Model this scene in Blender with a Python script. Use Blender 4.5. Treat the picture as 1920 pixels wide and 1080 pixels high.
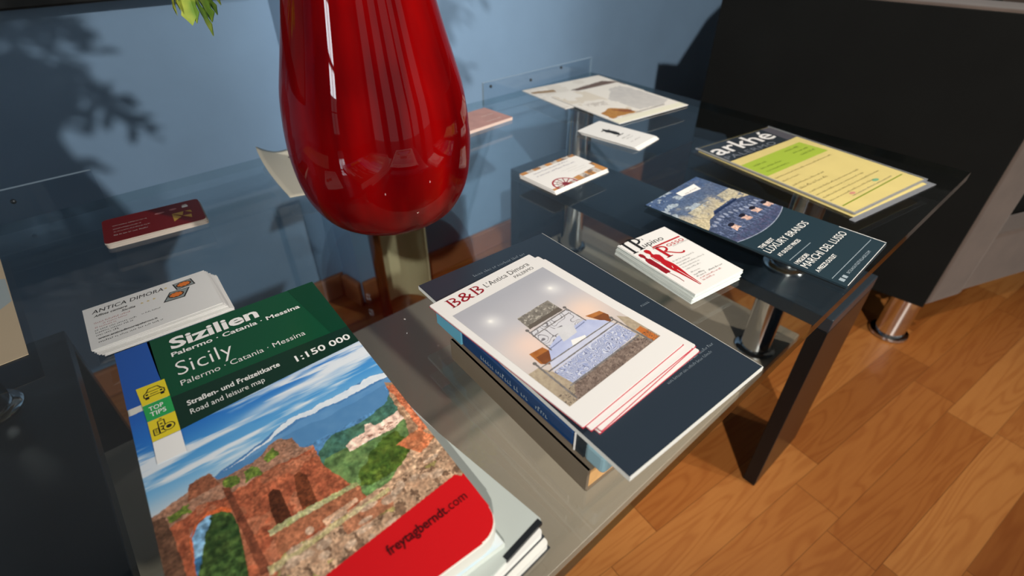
import bpy, bmesh, math, random
import numpy as np
from mathutils import Vector, Matrix

for o in list(bpy.data.objects):
    bpy.data.objects.remove(o, do_unlink=True)
SC = bpy.context.scene
COL = SC.collection

# ------------------------------------------------------------------ camera
FLOOR_TO_CAM = 0.679
PITCH = math.radians(36.64)
YAW = math.radians(41.28)
cam_d = bpy.data.cameras.new('camera')
cam = bpy.data.objects.new('camera', cam_d)
COL.objects.link(cam)
cam.location = (0, 0, FLOOR_TO_CAM)
cam.rotation_euler = (math.pi / 2 - PITCH, 0, -YAW)
cam_d.sensor_width = 36.0
cam_d.lens = 36.0 * 975.0 / 1920.0
cam_d.clip_start = 0.02
cam_d.dof.use_dof = True
cam_d.dof.focus_distance = 0.36
cam_d.dof.aperture_fstop = 7.0
SC.camera = cam

# ------------------------------------------------------------------ light
SC.view_settings.view_transform = 'Standard'
SC.view_settings.look = 'None'
SC.view_settings.gamma = 1.0
SC.view_settings.exposure = 0.0
W = bpy.data.worlds.new('world')
SC.world = W
W.use_nodes = True
W.node_tree.nodes['Background'].inputs[0].default_value = (0.84, 0.95, 0.98, 1)
W.node_tree.nodes['Background'].inputs[1].default_value = 0.50


def aim(o, target):
    d = Vector(target) - o.location
    o.rotation_euler = d.to_track_quat('-Z', 'Y').to_euler()


def spot(name, loc, target, energy, angle, blend, radius, color):
    d = bpy.data.lights.new(name, 'SPOT')
    d.energy = energy
    d.spot_size = math.radians(angle)
    d.spot_blend = blend
    d.shadow_soft_size = radius
    d.color = color
    o = bpy.data.objects.new(name, d)
    COL.objects.link(o)
    o.location = loc
    aim(o, target)
    return o


def area(name, loc, target, energy, sx, sy, color):
    d = bpy.data.lights.new(name, 'AREA')
    d.shape = 'RECTANGLE'
    d.size = sx
    d.size_y = sy
    d.energy = energy
    d.color = color
    o = bpy.data.objects.new(name, d)
    COL.objects.link(o)
    o.location = loc
    aim(o, target)
    return o


spot('ceiling_spot_left', (-1.15, -1.7, 2.2), (1.02, 0.5, 0.38), 335, 31, 0.5, 0.035, (1.0, 0.93, 0.84))
spot('lamp_right', (1.3, -1.5, 1.75), (0.03, 0.75, 0.45), 175, 42, 0.7, 0.028, (1.0, 0.94, 0.86))
spot('ceiling_spot_front', (0.75, -0.75, 2.62), (0.72, 0.0, 0.0), 105, 36, 1.0, 0.04, (1.0, 0.84, 0.66))
area('window_daylight', (-2.66, -0.23, 1.35), (0, -0.23, 1.35), 60, 2.3, 0.40, (0.86, 0.93, 1.0))

# ------------------------------------------------------------------ helpers


def lin(c):
    c = np.asarray(c, float) / 255.0
    return np.where(c <= 0.04045, c / 12.92, ((c + 0.055) / 1.055) ** 2.4)


def rgba(c):
    r = lin(c)
    return (float(r[0]), float(r[1]), float(r[2]), 1.0)


MATS = {}


def mat(name, c=(128, 128, 128), rough=0.5, metal=0.0, coat=0.0, spec=0.5, noise=0.0, nscale=40.0, bump=0.0, sheen=0.0):
    if name in MATS:
        return MATS[name]
    m = bpy.data.materials.new(name)
    m.use_nodes = True
    nt = m.node_tree
    b = nt.nodes['Principled BSDF']
    b.inputs['Base Color'].default_value = rgba(c)
    b.inputs['Roughness'].default_value = rough
    b.inputs['Metallic'].default_value = metal
    b.inputs['Specular IOR Level'].default_value = spec
    b.inputs['Coat Weight'].default_value = coat
    b.inputs['Coat Roughness'].default_value = 0.03
    b.inputs['Sheen Weight'].default_value = sheen
    if noise > 0 or bump > 0:
        tc = nt.nodes.new('ShaderNodeTexCoord')
        n = nt.nodes.new('ShaderNodeTexNoise')
        n.inputs['Scale'].default_value = nscale
        n.inputs['Detail'].default_value = 4
        nt.links.new(tc.outputs['Object'], n.inputs['Vector'])
        if noise > 0:
            mx = nt.nodes.new('ShaderNodeMix')
            mx.data_type = 'RGBA'
            mx.inputs[6].default_value = rgba([v * (1 - noise) for v in c])
            mx.inputs[7].default_value = rgba([min(255, v * (1 + noise)) for v in c])
            nt.links.new(n.outputs['Fac'], mx.inputs[0])
            nt.links.new(mx.outputs[2], b.inputs['Base Color'])
        if bump > 0:
            bp = nt.nodes.new('ShaderNodeBump')
            bp.inputs['Strength'].default_value = bump
            bp.inputs['Distance'].default_value = 0.002
            nt.links.new(n.outputs['Fac'], bp.inputs['Height'])
            nt.links.new(bp.outputs[0], b.inputs['Normal'])
    MATS[name] = m
    return m


def mat_print(name, rough=0.3, coat=0.0):
    """printed picture: the inks are stored per vertex of a fine grid"""
    if name in MATS:
        return MATS[name]
    m = bpy.data.materials.new(name)
    m.use_nodes = True
    nt = m.node_tree
    b = nt.nodes['Principled BSDF']
    a = nt.nodes.new('ShaderNodeVertexColor')
    a.layer_name = 'ink'
    nt.links.new(a.outputs['Color'], b.inputs['Base Color'])
    b.inputs['Roughness'].default_value = rough
    b.inputs['Coat Weight'].default_value = coat
    MATS[name] = m
    return m


def mat_glass(name, tint, ior=1.5, rough=0.0):
    if name in MATS:
        return MATS[name]
    m = bpy.data.materials.new(name)
    m.use_nodes = True
    nt = m.node_tree
    nt.nodes.remove(nt.nodes['Principled BSDF'])
    out = nt.nodes['Material Output']
    t = nt.nodes.new('ShaderNodeBsdfTransparent')
    t.inputs[0].default_value = (*tint, 1)
    g = nt.nodes.new('ShaderNodeBsdfGlossy')
    g.inputs['Roughness'].default_value = rough
    # Schlick reflectance, the same from either side of the pane
    lw = nt.nodes.new('ShaderNodeLayerWeight')
    lw.inputs[0].default_value = 0.5
    f0 = ((ior - 1) / (ior + 1)) ** 2
    pw = nt.nodes.new('ShaderNodeMath')
    pw.operation = 'POWER'
    pw.inputs[1].default_value = 5.0
    nt.links.new(lw.outputs['Facing'], pw.inputs[0])
    ma = nt.nodes.new('ShaderNodeMath')
    ma.operation = 'MULTIPLY_ADD'
    ma.inputs[1].default_value = 1 - f0
    ma.inputs[2].default_value = f0
    nt.links.new(pw.outputs[0], ma.inputs[0])
    mx = nt.nodes.new('ShaderNodeMixShader')
    nt.links.new(ma.outputs[0], mx.inputs[0])
    nt.links.new(t.outputs[0], mx.inputs[1])
    nt.links.new(g.outputs[0], mx.inputs[2])
    nt.links.new(mx.outputs[0], out.inputs[0])
    MATS[name] = m
    return m


def tag(o, label=None, cat=None, group=None, kind=None):
    if label: o['label'] = label
    if cat: o['category'] = cat
    if group: o['group'] = group
    if kind: o['kind'] = kind
    return o


def empty(name, loc=(0, 0, 0), rz=0.0):
    o = bpy.data.objects.new(name, None)
    COL.objects.link(o)
    o.location = loc
    o.rotation_euler = (0, 0, rz)
    o.empty_display_size = 0.02
    return o


def link_mesh(name, verts, faces, m, parent=None, smooth=False, loc=None, rz=0.0):
    me = bpy.data.meshes.new(name)
    me.from_pydata([tuple(map(float, v)) for v in verts], [], faces)
    me.update()
    ms = m if isinstance(m, (list, tuple)) else [m]
    for x in ms:
        me.materials.append(x)
    if smooth:
        for p in me.polygons:
            p.use_smooth = True
    o = bpy.data.objects.new(name, me)
    COL.objects.link(o)
    if parent: o.parent = parent
    if loc is not None: o.location = loc
    o.rotation_euler = (0, 0, rz)
    return o


def link_bm(name, bm, m, parent=None, smooth=False, loc=None, rz=0.0):
    bmesh.ops.recalc_face_normals(bm, faces=bm.faces)
    me = bpy.data.meshes.new(name)
    bm.to_mesh(me)
    bm.free()
    ms = m if isinstance(m, (list, tuple)) else [m]
    for x in ms:
        me.materials.append(x)
    if smooth:
        for p in me.polygons:
            p.use_smooth = True
    o = bpy.data.objects.new(name, me)
    COL.objects.link(o)
    if parent: o.parent = parent
    if loc is not None: o.location = loc
    o.rotation_euler = (0, 0, rz)
    return o


def bevel(o, w, seg=2, ang=35):
    md = o.modifiers.new('bevel', 'BEVEL')
    md.width = w
    md.segments = seg
    md.limit_method = 'ANGLE'
    md.angle_limit = math.radians(ang)
    return o


def smooth_sharp(o, ang=40):
    for p in o.data.polygons: p.use_smooth = True
    o.data.set_sharp_from_angle(angle=math.radians(ang))
    return o


def prism_bm(pts, z0, z1, bm=None, tilt=None):
    """pts: plan outline counter-clockwise"""
    bm = bm or bmesh.new()
    lo = [bm.verts.new((p[0], p[1], z0)) for p in pts]
    hi = [bm.verts.new((p[0], p[1], z1)) for p in pts]
    n = len(pts)
    bm.faces.new(lo[::-1])
    bm.faces.new(hi)
    for i in range(n):
        bm.faces.new((lo[i], lo[(i + 1) % n], hi[(i + 1) % n], hi[i]))
    return bm


def box_bm(x0, x1, y0, y1, z0, z1, bm=None):
    return prism_bm([(x0, y0), (x1, y0), (x1, y1), (x0, y1)], z0, z1, bm)


def cyl_bm(cx, cy, r, z0, z1, n=40, bm=None):
    return prism_bm([(cx + r * math.cos(2 * math.pi * i / n), cy + r * math.sin(2 * math.pi * i / n)) for i in range(n)], z0, z1, bm)


def lathe_bm(profile, n=64, bm=None, cx=0, cy=0):
    bm = bm or bmesh.new()
    rings = []
    for r, z in profile:
        if r < 1e-6:
            rings.append([bm.verts.new((cx, cy, z))])
        else:
            rings.append([bm.verts.new((cx + r * math.cos(2 * math.pi * i / n), cy + r * math.sin(2 * math.pi * i / n), z)) for i in range(n)])
    for a, b in zip(rings[:-1], rings[1:]):
        for i in range(n):
            j = (i + 1) % n
            if len(a) == 1 and len(b) > 1:
                bm.faces.new((a[0], b[j], b[i]))
            elif len(b) == 1 and len(a) > 1:
                bm.faces.new((a[i], a[j], b[0]))
            elif len(a) > 1:
                bm.faces.new((a[i], a[j], b[j], b[i]))
    return bm


def tube_bm(path, radii, n=8, bm=None):
    bm = bm or bmesh.new()
    rings = []
    for i, p in enumerate(path):
        p = Vector(p)
        d = (Vector(path[min(i + 1, len(path) - 1)]) - Vector(path[max(i - 1, 0)])).normalized()
        u = d.cross(Vector((0.3, 0.5, 0.81))).normalized()
        v = d.cross(u)
        r = radii[i] if isinstance(radii, (list, tuple)) else radii
        rings.append([bm.verts.new(p + r * (math.cos(2 * math.pi * k / n) * u + math.sin(2 * math.pi * k / n) * v)) for k in range(n)])
    for a, b in zip(rings[:-1], rings[1:]):
        for k in range(n):
            bm.faces.new((a[k], a[(k + 1) % n], b[(k + 1) % n], b[k]))
    bm.faces.new(rings[0][::-1])
    bm.faces.new(rings[-1])
    return bm


def round_rect(w, h, r, n=5):
    if not isinstance(r, tuple) and r <= 0:
        return [(0, 0), (w, 0), (w, h), (0, h)]
    pts = []
    rr = r if isinstance(r, tuple) else (r, r, r, r)
    cs = [(rr[0], rr[0], 180, rr[0]), (w - rr[1], rr[1], 270, rr[1]), (w - rr[2], h - rr[2], 0, rr[2]), (rr[3], h - rr[3], 90, rr[3])]
    for cx, cy, a0, q in cs:
        if q <= 1e-6:
            pts.append((cx, cy))
            continue
        for i in range(n + 1):
            a = math.radians(a0 + 90 * i / n)
            pts.append((cx + q * math.cos(a), cy + q * math.sin(a)))
    return pts


def sheet(name, w, h, t, ctr, ang, z, m, r=0.0, parent=None, sag=0.0, curl=None):
    """a card, sheet or closed booklet lying flat: local origin at its lower-left corner, bottom at z=0"""
    a = math.radians(ang)
    ex = Vector((math.cos(a), math.sin(a)))
    ey = Vector((-ex.y, ex.x))
    o = Vector(ctr) - ex * w / 2 - ey * h / 2
    return link_bm(name, prism_bm(round_rect(w, h, r), 0, t), m, parent, loc=(o.x, o.y, z), rz=a)


def copy_of(o, loc, rz):
    c = o.copy()
    COL.objects.link(c)
    c.location = loc
    c.rotation_euler = (0, 0, rz)
    return c


# ---- lettering and flat print, in millimetres on a sheet's own face
_font_cache = {}


def glyphs(s, bold=0.0, shear=0.0, space=1.0):
    k = (s, bold, shear, space)
    if k in _font_cache:
        return _font_cache[k]
    cu = bpy.data.curves.new('lettering', 'FONT')
    cu.body = s
    cu.size = 1.0
    cu.offset = bold
    cu.shear = shear
    cu.space_character = space
    cu.resolution_u = 3
    ob = bpy.data.objects.new('lettering', cu)
    COL.objects.link(ob)
    dg = bpy.context.evaluated_depsgraph_get()
    me = bpy.data.meshes.new_from_object(ob.evaluated_get(dg))
    v = np.array([tuple(x.co)[:2] for x in me.vertices]).reshape(-1, 2)
    f = [tuple(p.vertices) for p in me.polygons]
    bpy.data.objects.remove(ob, do_unlink=True)
    bpy.data.curves.remove(cu)
    bpy.data.meshes.remove(me)
    _font_cache[k] = (v, f)
    return v, f


_cap = glyphs('H')[0]
CAP = _cap[:, 1].max() - _cap[:, 1].min()


class Ink:
    def __init__(self):
        self.v = []
        self.f = []

    def add(self, v, f):
        b = len(self.v)
        self.v += [tuple(x) for x in v]
        self.f += [tuple(i + b for i in q) for q in f]
        return self

    def text(self, s, x, y, w, cap, bold=0.0, shear=0.0, rot=0.0, space=1.0):
        v, f = glyphs(s, bold, shear, space)
        if len(v) == 0:
            return self
        x0, x1 = v[:, 0].min(), v[:, 0].max()
        sy = cap / CAP
        sx = (w / (x1 - x0)) if w else sy
        p = np.stack([(v[:, 0] - x0) * sx, v[:, 1] * sy], 1)
        c, s_ = math.cos(math.radians(rot)), math.sin(math.radians(rot))
        q = np.stack([x + p[:, 0] * c - p[:, 1] * s_, y + p[:, 0] * s_ + p[:, 1] * c], 1)
        return self.add(q, f)

    def poly(self, pts):
        return self.add(pts, [tuple(range(len(pts)))])

    def rect(self, x0, y0, x1, y1):
        return self.poly([(x0, y0), (x1, y0), (x1, y1), (x0, y1)])

    def line(self, p, q, w):
        d = np.subtract(q, p)
        n = np.array([-d[1], d[0]]) / np.hypot(*d) * w / 2
        return self.poly([p - n, q - n, q + n, p + n])

    def path(self, pts, w):
        for a, b in zip(pts[:-1], pts[1:]):
            self.line(np.array(a), np.array(b), w)
        return self

    def disc(self, cx, cy, rx, ry=None, n=20):
        ry = ry or rx
        return self.poly([(cx + rx * math.cos(2 * math.pi * i / n), cy + ry * math.sin(2 * math.pi * i / n)) for i in range(n)])

    def ring(self, cx, cy, rx, w, ry=None, n=28, a0=0, a1=360):
        ry = ry or rx
        for i in range(n):
            a, b = [math.radians(a0 + (a1 - a0) * (i + k) / n) for k in (0, 1)]
            self.poly([(cx + rx * math.cos(a), cy + ry * math.sin(a)), (cx + rx * math.cos(b), cy + ry * math.sin(b)),
                       (cx + (rx - w) * math.cos(b), cy + (ry - w) * math.sin(b)), (cx + (rx - w) * math.cos(a), cy + (ry - w) * math.sin(a))])
        return self

    def marks(self, x0, y, x1, cap, seed=0, slope=0.0):
        """a line of print too small to read in the photograph"""
        rnd = random.Random(seed * 7 + int(x0 * 10) + int(y * 10))
        x = x0
        while x < x1 - cap * 0.4:
            word = rnd.randint(2, 8)
            for _ in range(word):
                if x > x1: break
                h = cap * rnd.choice((0.62, 0.66, 0.7, 1.0))
                ww = cap * rnd.uniform(0.28, 0.5)
                yy = y + (x - x0) * slope
                k = rnd.random()
                if k < 0.45:
                    self.rect(x, yy, x + ww * 0.42, yy + h)
                    self.rect(x + ww * 0.42, yy + h * 0.72, x + ww, yy + h * 0.95)
                else:
                    self.rect(x, yy, x + ww, yy + h * 0.24)
                    self.rect(x, yy + h * 0.24, x + ww * 0.34, yy + h)
                x += ww + cap * 0.22
            x += cap * 0.45
        return self

    def build(self, name, m, parent, z):
        v = [(a * 0.001, b * 0.001, z) for a, b in self.v]
        return link_mesh(name, v, self.f, m, parent)


# ---- printed pictures
class Pic:
    def __init__(self, w, h, ppm, base=(255, 255, 255)):
        self.nx, self.ny = int(w * ppm) + 1, int(h * ppm) + 1
        self.w, self.h = w, h
        self.X, self.Y = np.meshgrid(np.linspace(0, w, self.nx), np.linspace(0, h, self.ny))
        self.img = np.zeros((self.ny, self.nx, 3)) + np.array(base, float)

    def noise(self, sx, sy=None, seed=0, octv=4):
        sy = sy or sx
        rng = np.random.RandomState(seed)
        tot = np.zeros_like(self.X)
        amp, norm = 1.0, 0.0
        for o in range(octv):
            gx, gy = max(2, int(self.w / sx * 2 ** o) + 3), max(2, int(self.h / sy * 2 ** o) + 3)
            g = rng.rand(gy, gx)
            u = self.X / self.w * (gx - 2)
            v = self.Y / self.h * (gy - 2)
            i, j = u.astype(int), v.astype(int)
            fu, fv = u - i, v - j
            fu, fv = fu * fu * (3 - 2 * fu), fv * fv * (3 - 2 * fv)
            i1, j1 = np.minimum(i + 1, gx - 1), np.minimum(j + 1, gy - 1)
            n = (g[j, i] * (1 - fu) + g[j, i1] * fu) * (1 - fv) + (g[j1, i] * (1 - fu) + g[j1, i1] * fu) * fv
            tot += n * amp
            norm += amp
            amp *= 0.55
        return tot / norm

    def mask(self, pts, wob=0.0, seed=0, sc=3.0):
        X, Y = self.X, self.Y
        if wob:
            X = X + (self.noise(sc, seed=seed) - 0.5) * 2 * wob
            Y = Y + (self.noise(sc, seed=seed + 91) - 0.5) * 2 * wob
        c = np.zeros(X.shape, bool)
        n = len(pts)
        for k in range(n):
            (x0, y0), (x1, y1) = pts[k], pts[(k + 1) % n]
            if abs(y1 - y0) < 1e-9: continue
            t = ((y0 > Y) != (y1 > Y)) & (X < (x1 - x0) * (Y - y0) / (y1 - y0) + x0)
            c ^= t
        return c

    def ell(self, cx, cy, rx, ry):
        return ((self.X - cx) / rx) ** 2 + ((self.Y - cy) / ry) ** 2 < 1

    def glow(self, cx, cy, r, c, a=1.0):
        k = np.exp(-(((self.X - cx) ** 2 + (self.Y - cy) ** 2) / (r * r)))[..., None] * a
        self.img = self.img * (1 - k) + np.array(c, float) * k

    def seg(self, p, q, w):
        p, q = np.array(p, float), np.array(q, float)
        d = q - p
        t = np.clip(((self.X - p[0]) * d[0] + (self.Y - p[1]) * d[1]) / (d @ d), 0, 1)
        return np.hypot(self.X - p[0] - t * d[0], self.Y - p[1] - t * d[1]) < w / 2

    def fill(self, m, c, c2=None, n=None, a=1.0):
        if c2 is None:
            col = np.zeros_like(self.img) + np.array(c, float)
        else:
            k = n[..., None]
            col = np.array(c, float) * (1 - k) + np.array(c2, float) * k
        k = (m.astype(float) * a)[..., None]
        self.img = self.img * (1 - k) + col * k

    def ramp(self, m, stops, coord):
        xs = [s[0] for s in stops]
        col = np.stack([np.interp(coord, xs, [s[1][i] for s in stops]) for i in range(3)], -1)
        k = m.astype(float)[..., None]
        self.img = self.img * (1 - k) + col * k

    def build(self, name, m, parent, x, y, z, curve=None, clip=None):
        nx, ny = self.nx, self.ny
        co = np.stack([(self.X + x) * 0.001, (self.Y + y) * 0.001, np.full_like(self.X, z)], -1).reshape(-1, 3)
        if curve is not None:
            co[:, 2] = curve(co[:, 0], co[:, 1])
        idx = np.arange(nx * ny).reshape(ny, nx)
        q = np.stack([idx[:-1, :-1], idx[:-1, 1:], idx[1:, 1:], idx[1:, :-1]], -1).reshape(-1, 4)
        if clip is not None:
            cm = clip.reshape(-1)
            q = q[cm[q].all(1)]
        me = bpy.data.meshes.new(name)
        me.vertices.add(len(co))
        me.vertices.foreach_set('co', co.ravel())
        me.loops.add(q.size)
        me.loops.foreach_set('vertex_index', q.ravel().astype(np.int32))
        me.polygons.add(len(q))
        me.polygons.foreach_set('loop_start', np.arange(0, q.size, 4, dtype=np.int32))
        me.update(calc_edges=True)
        at = me.color_attributes.new('ink', 'FLOAT_COLOR', 'POINT')
        rgb = lin(np.clip(self.img, 0, 255)).reshape(-1, 3)
        at.data.foreach_set('color', np.concatenate([rgb, np.ones((len(rgb), 1))], 1).ravel().astype(np.float32))
        me.materials.append(m)
        me.validate()
        o = bpy.data.objects.new(name, me)
        COL.objects.link(o)
        o.parent = parent
        return o


# ------------------------------------------------------------------ materials
M_CHROME = mat('chrome', (215, 215, 215), 0.09, 1.0)
M_BLACK = mat('black_lacquer', (38, 46, 54), 0.30, spec=0.5)  # base lifted towards blue-grey to paint in the reflection veiling the boards
M_BLACK_SHADED = mat('black_lacquer_shaded', (19, 21, 23), 0.25, spec=0.22)  # same lacquer as the boards, darkened to paint in the shade on the legs
M_SHELF = mat('taupe_lacquer', (166, 150, 131), 0.35)
M_WHITE = mat('white_card', (226, 226, 224), 0.55)
M_WHITEG = mat('white_coated_paper', (222, 221, 219), 0.3)
M_EDGE = mat('paper_edges', (205, 214, 212), 0.7)
M_INK = mat('black_ink', (28, 28, 30), 0.5)
M_GREYINK = mat('grey_ink', (98, 98, 100), 0.5)
M_REDINK = mat('red_ink', (178, 20, 30), 0.45)
M_WINE = mat('wine_red_ink', (140, 12, 30), 0.45)
M_ROSEINK = mat('rose_ink', (186, 120, 120), 0.5)
M_WHITEINK = mat('white_ink', (240, 240, 238), 0.4)
M_DIMINK = mat('pale_grey_ink', (150, 165, 175), 0.45)
M_GLASS = mat_glass('table_glass', (0.88, 0.92, 0.93), 1.72)
M_GEDGE = mat_glass('glass_edge', (0.32, 0.42, 0.42), 1.55, 0.05)
M_GREAR = mat_glass('glass_rear_edge', (0.78, 0.86, 0.86), 1.6, 0.05)
M_PALE = mat('acrylic_edge_glint', (150, 172, 190), 0.5)  # pale colour paints in the light that the upstand edges catch
M_CLEAR = mat_glass('clear_acrylic', (0.90, 0.93, 0.95), 1.45)
M_PHOTO = mat_print('glossy_photo_print', 0.28)
M_PHOTOG = mat_print('laminated_photo_print', 0.16, 0.3)
M_PHOTOM = mat_print('matt_photo_print', 0.55)


def wall_mat():
    m = mat('blue_wall_paint', (125, 156, 188), 0.75, noise=0.05, nscale=9.0, bump=0.08)
    return m


def wood_floor_mat():
    m = bpy.data.materials.new('oak_parquet')
    m.use_nodes = True
    nt = m.node_tree
    N, L = nt.nodes, nt.links
    b = N['Principled BSDF']

    def math_(op, a, bb=None):
        n = N.new('ShaderNodeMath')
        n.operation = op
        for i, v in enumerate((a, bb)):
            if v is None: continue
            if isinstance(v, (int, float)): n.inputs[i].default_value = v
            else: L.new(v, n.inputs[i])
        return n.outputs[0]
    tc = N.new('ShaderNodeTexCoord')
    mp = N.new('ShaderNodeMapping')
    mp.inputs['Rotation'].default_value = (0, 0, math.radians(7))
    L.new(tc.outputs['Object'], mp.inputs[0])
    sp = N.new('ShaderNodeSeparateXYZ')
    L.new(mp.outputs[0], sp.inputs[0])
    x, y = sp.outputs[0], sp.outputs[1]
    row = math_('FLOOR', math_('DIVIDE', y, 0.064))
    wn = N.new('ShaderNodeTexWhiteNoise')
    wn.noise_dimensions = '1D'
    L.new(row, wn.inputs['W'])
    xs = math_('ADD', x, math_('MULTIPLY', wn.outputs['Value'], 0.9))
    colm = math_('FLOOR', math_('DIVIDE', xs, 0.36))
    cb = N.new('ShaderNodeCombineXYZ')
    L.new(row, cb.inputs[0])
    L.new(colm, cb.inputs[1])
    w2 = N.new('ShaderNodeTexWhiteNoise')
    w2.noise_dimensions = '2D'
    L.new(cb.outputs[0], w2.inputs['Vector'])
    ramp = N.new('ShaderNodeValToRGB')
    e = ramp.color_ramp.elements
    e[0].position, e[0].color = 0.0, rgba((140, 84, 38))
    e[1].position, e[1].color = 1.0, rgba((184, 126, 68))
    q = e.new(0.5)
    q.color = rgba((163, 103, 50))
    L.new(w2.outputs['Value'], ramp.inputs[0])
    # grain
    off = math_('MULTIPLY', w2.outputs['Value'], 37.0)
    gx = math_('ADD', math_('MULTIPLY', x, 2.6), off)
    cg = N.new('ShaderNodeCombineXYZ')
    L.new(gx, cg.inputs[0])
    L.new(math_('ADD', math_('MULTIPLY', y, 24.0), off), cg.inputs[1])
    ns = N.new('ShaderNodeTexNoise')
    ns.inputs['Scale'].default_value = 1.0
    ns.inputs['Detail'].default_value = 2.0
    ns.inputs['Distortion'].default_value = 0.6
    L.new(cg.outputs[0], ns.inputs['Vector'])
    rings = math_('SINE', math_('MULTIPLY', ns.outputs['Fac'], 62.0))
    rings = math_('POWER', math_('ADD', math_('MULTIPLY', rings, 0.5), 0.5), 3.0)
    fine = N.new('ShaderNodeTexNoise')
    fine.inputs['Scale'].default_value = 1.0
    fine.inputs['Detail'].default_value = 4.0
    cf = N.new('ShaderNodeCombineXYZ')
    L.new(math_('MULTIPLY', x, 22.0), cf.inputs[0])
    L.new(math_('MULTIPLY', y, 240.0), cf.inputs[1])
    L.new(cf.outputs[0], fine.inputs['Vector'])
    g = math_('ADD', math_('MULTIPLY', rings, 0.24), math_('MULTIPLY', fine.outputs['Fac'], 0.30))
    mx = N.new('ShaderNodeMix')
    mx.data_type = 'RGBA'
    mx.blend_type = 'MULTIPLY'
    mx.inputs[7].default_value = rgba((188, 138, 98))
    L.new(g, mx.inputs[0])
    L.new(ramp.outputs[0], mx.inputs[6])
    # joints
    fy = math_('FRACT', math_('DIVIDE', y, 0.064))
    fx = math_('FRACT', math_('DIVIDE', xs, 0.36))
    jy = math_('LESS_THAN', fy, 0.014)
    jx = math_('LESS_THAN', fx, 0.0035)
    j = math_('MULTIPLY', math_('MAXIMUM', jy, jx), 0.55)
    m2 = N.new('ShaderNodeMix')
    m2.data_type = 'RGBA'
    m2.inputs[7].default_value = rgba((74, 42, 20))
    L.new(j, m2.inputs[0])
    L.new(mx.outputs[2], m2.inputs[6])
    L.new(m2.outputs[2], b.inputs['Base Color'])
    b.inputs['Roughness'].default_value = 0.34
    return m


# ------------------------------------------------------------------ the room
GZ = 0.434            # height of the glass top
fl = tag(link_bm('floor', box_bm(-2.7, 3.4, -3.4, 1.1, -0.05, 0.0), wood_floor_mat()), kind='structure')
ce = tag(link_bm('ceiling', box_bm(-2.7, 3.4, -3.4, 1.1, 2.7, 2.75), mat('ceiling_white', (215, 213, 206), 0.9)), kind='structure')
SX0, SX1 = 0.327, 0.335
YR, YL = 0.850, 0.912
M_WALL = wall_mat()
tag(link_bm('wall_back', prism_bm([(-2.7, YL), (SX0, YL), (SX1, YR), (3.4, YR), (3.4, 1.1), (-2.7, 1.1)], 0.0, 2.7), M_WALL), kind='structure')
M_BASE = mat('varnished_baseboard', (148, 92, 56), 0.35, noise=0.12, nscale=14.0)
bb = tag(link_bm('baseboard_left', prism_bm([(-2.69, YL - 0.012), (SX0 - 0.012, YL - 0.012), (SX0 - 0.0, YL - 0.0005), (-2.69, YL - 0.0005)], 0.0005, 0.056), M_BASE), kind='structure')
bevel(bb, 0.004)
bb = tag(link_bm('baseboard_step', prism_bm([(SX1 - 0.013, YR - 0.0125), (SX1 - 0.0005, YR - 0.0005), (SX0 - 0.0005, YL - 0.013), (SX0 - 0.013, YL - 0.013)], 0.0005, 0.056), M_BASE), kind='structure')
bevel(bb, 0.004)
bb = tag(link_bm('baseboard_right', prism_bm([(SX1, YR - 0.012), (3.39, YR - 0.012), (3.39, YR - 0.0005), (SX1, YR - 0.0005)], 0.0005, 0.056), M_BASE), kind='structure')
bevel(bb, 0.004)
M_OFFW = mat('off_white_paint', (190, 182, 170), 0.85)
# left wall with a tall narrow window
bm = box_bm(-2.7, -2.6, -3.4, -0.44, 0, 2.7)
box_bm(-2.7, -2.6, -0.02, 1.1, 0, 2.7, bm)
box_bm(-2.7, -2.6, -0.44, -0.02, 0, 0.18, bm)
box_bm(-2.7, -2.6, -0.44, -0.02, 2.52, 2.7, bm)
tag(link_bm('wall_left', bm, M_OFFW), kind='structure')
bm = box_bm(-2.63, -2.59, -0.44, -0.40, 0.18, 2.52)
box_bm(-2.63, -2.59, -0.06, -0.02, 0.18, 2.52, bm)
for zz in (0.18, 0.72, 1.30, 1.88, 2.48):
    box_bm(-2.63, -2.59, -0.40, -0.06, zz, zz + 0.04, bm)
box_bm(-2.625, -2.60, -0.24, -0.22, 0.22, 2.48, bm)
tag(link_bm('window_1', bm, mat('window_frame_paint', (225, 222, 214), 0.5)), kind='structure')
bm = bmesh.new()  # unseen piers and lintel, added to break the vase's reflection into vertical streaks
for x0, x1 in ((-2.7, -2.35), (-1.45, -0.95), (-0.25, 0.10), (0.85, 1.0), (1.55, 2.0), (2.9, 3.4)):
    box_bm(x0, x1, -3.4, -3.3, 0, 2.7, bm)
box_bm(-2.7, 3.4, -3.4, -3.3, 2.3, 2.7, bm)
tag(link_bm('reflection_piers', bm, M_OFFW), kind='structure')
tag(link_bm('wall_right', box_bm(3.3, 3.4, -3.4, 0.83, 0, 2.7), M_OFFW), kind='structure')

# ------------------------------------------------------------------ coffee table
TABLE = empty('coffee_table', (0.2325, 0.355, 0))
tag(TABLE, 'low glass coffee table with black end frames, chrome posts and a taupe lower shelf', 'table')
TX, TY = 0.2325, 0.355


def tpart(name, bm, m, parent=TABLE, smooth=False):
    bmesh.ops.translate(bm, verts=bm.verts, vec=(-TX, -TY, 0))
    return link_bm(name, bm, m, parent, smooth)


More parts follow.
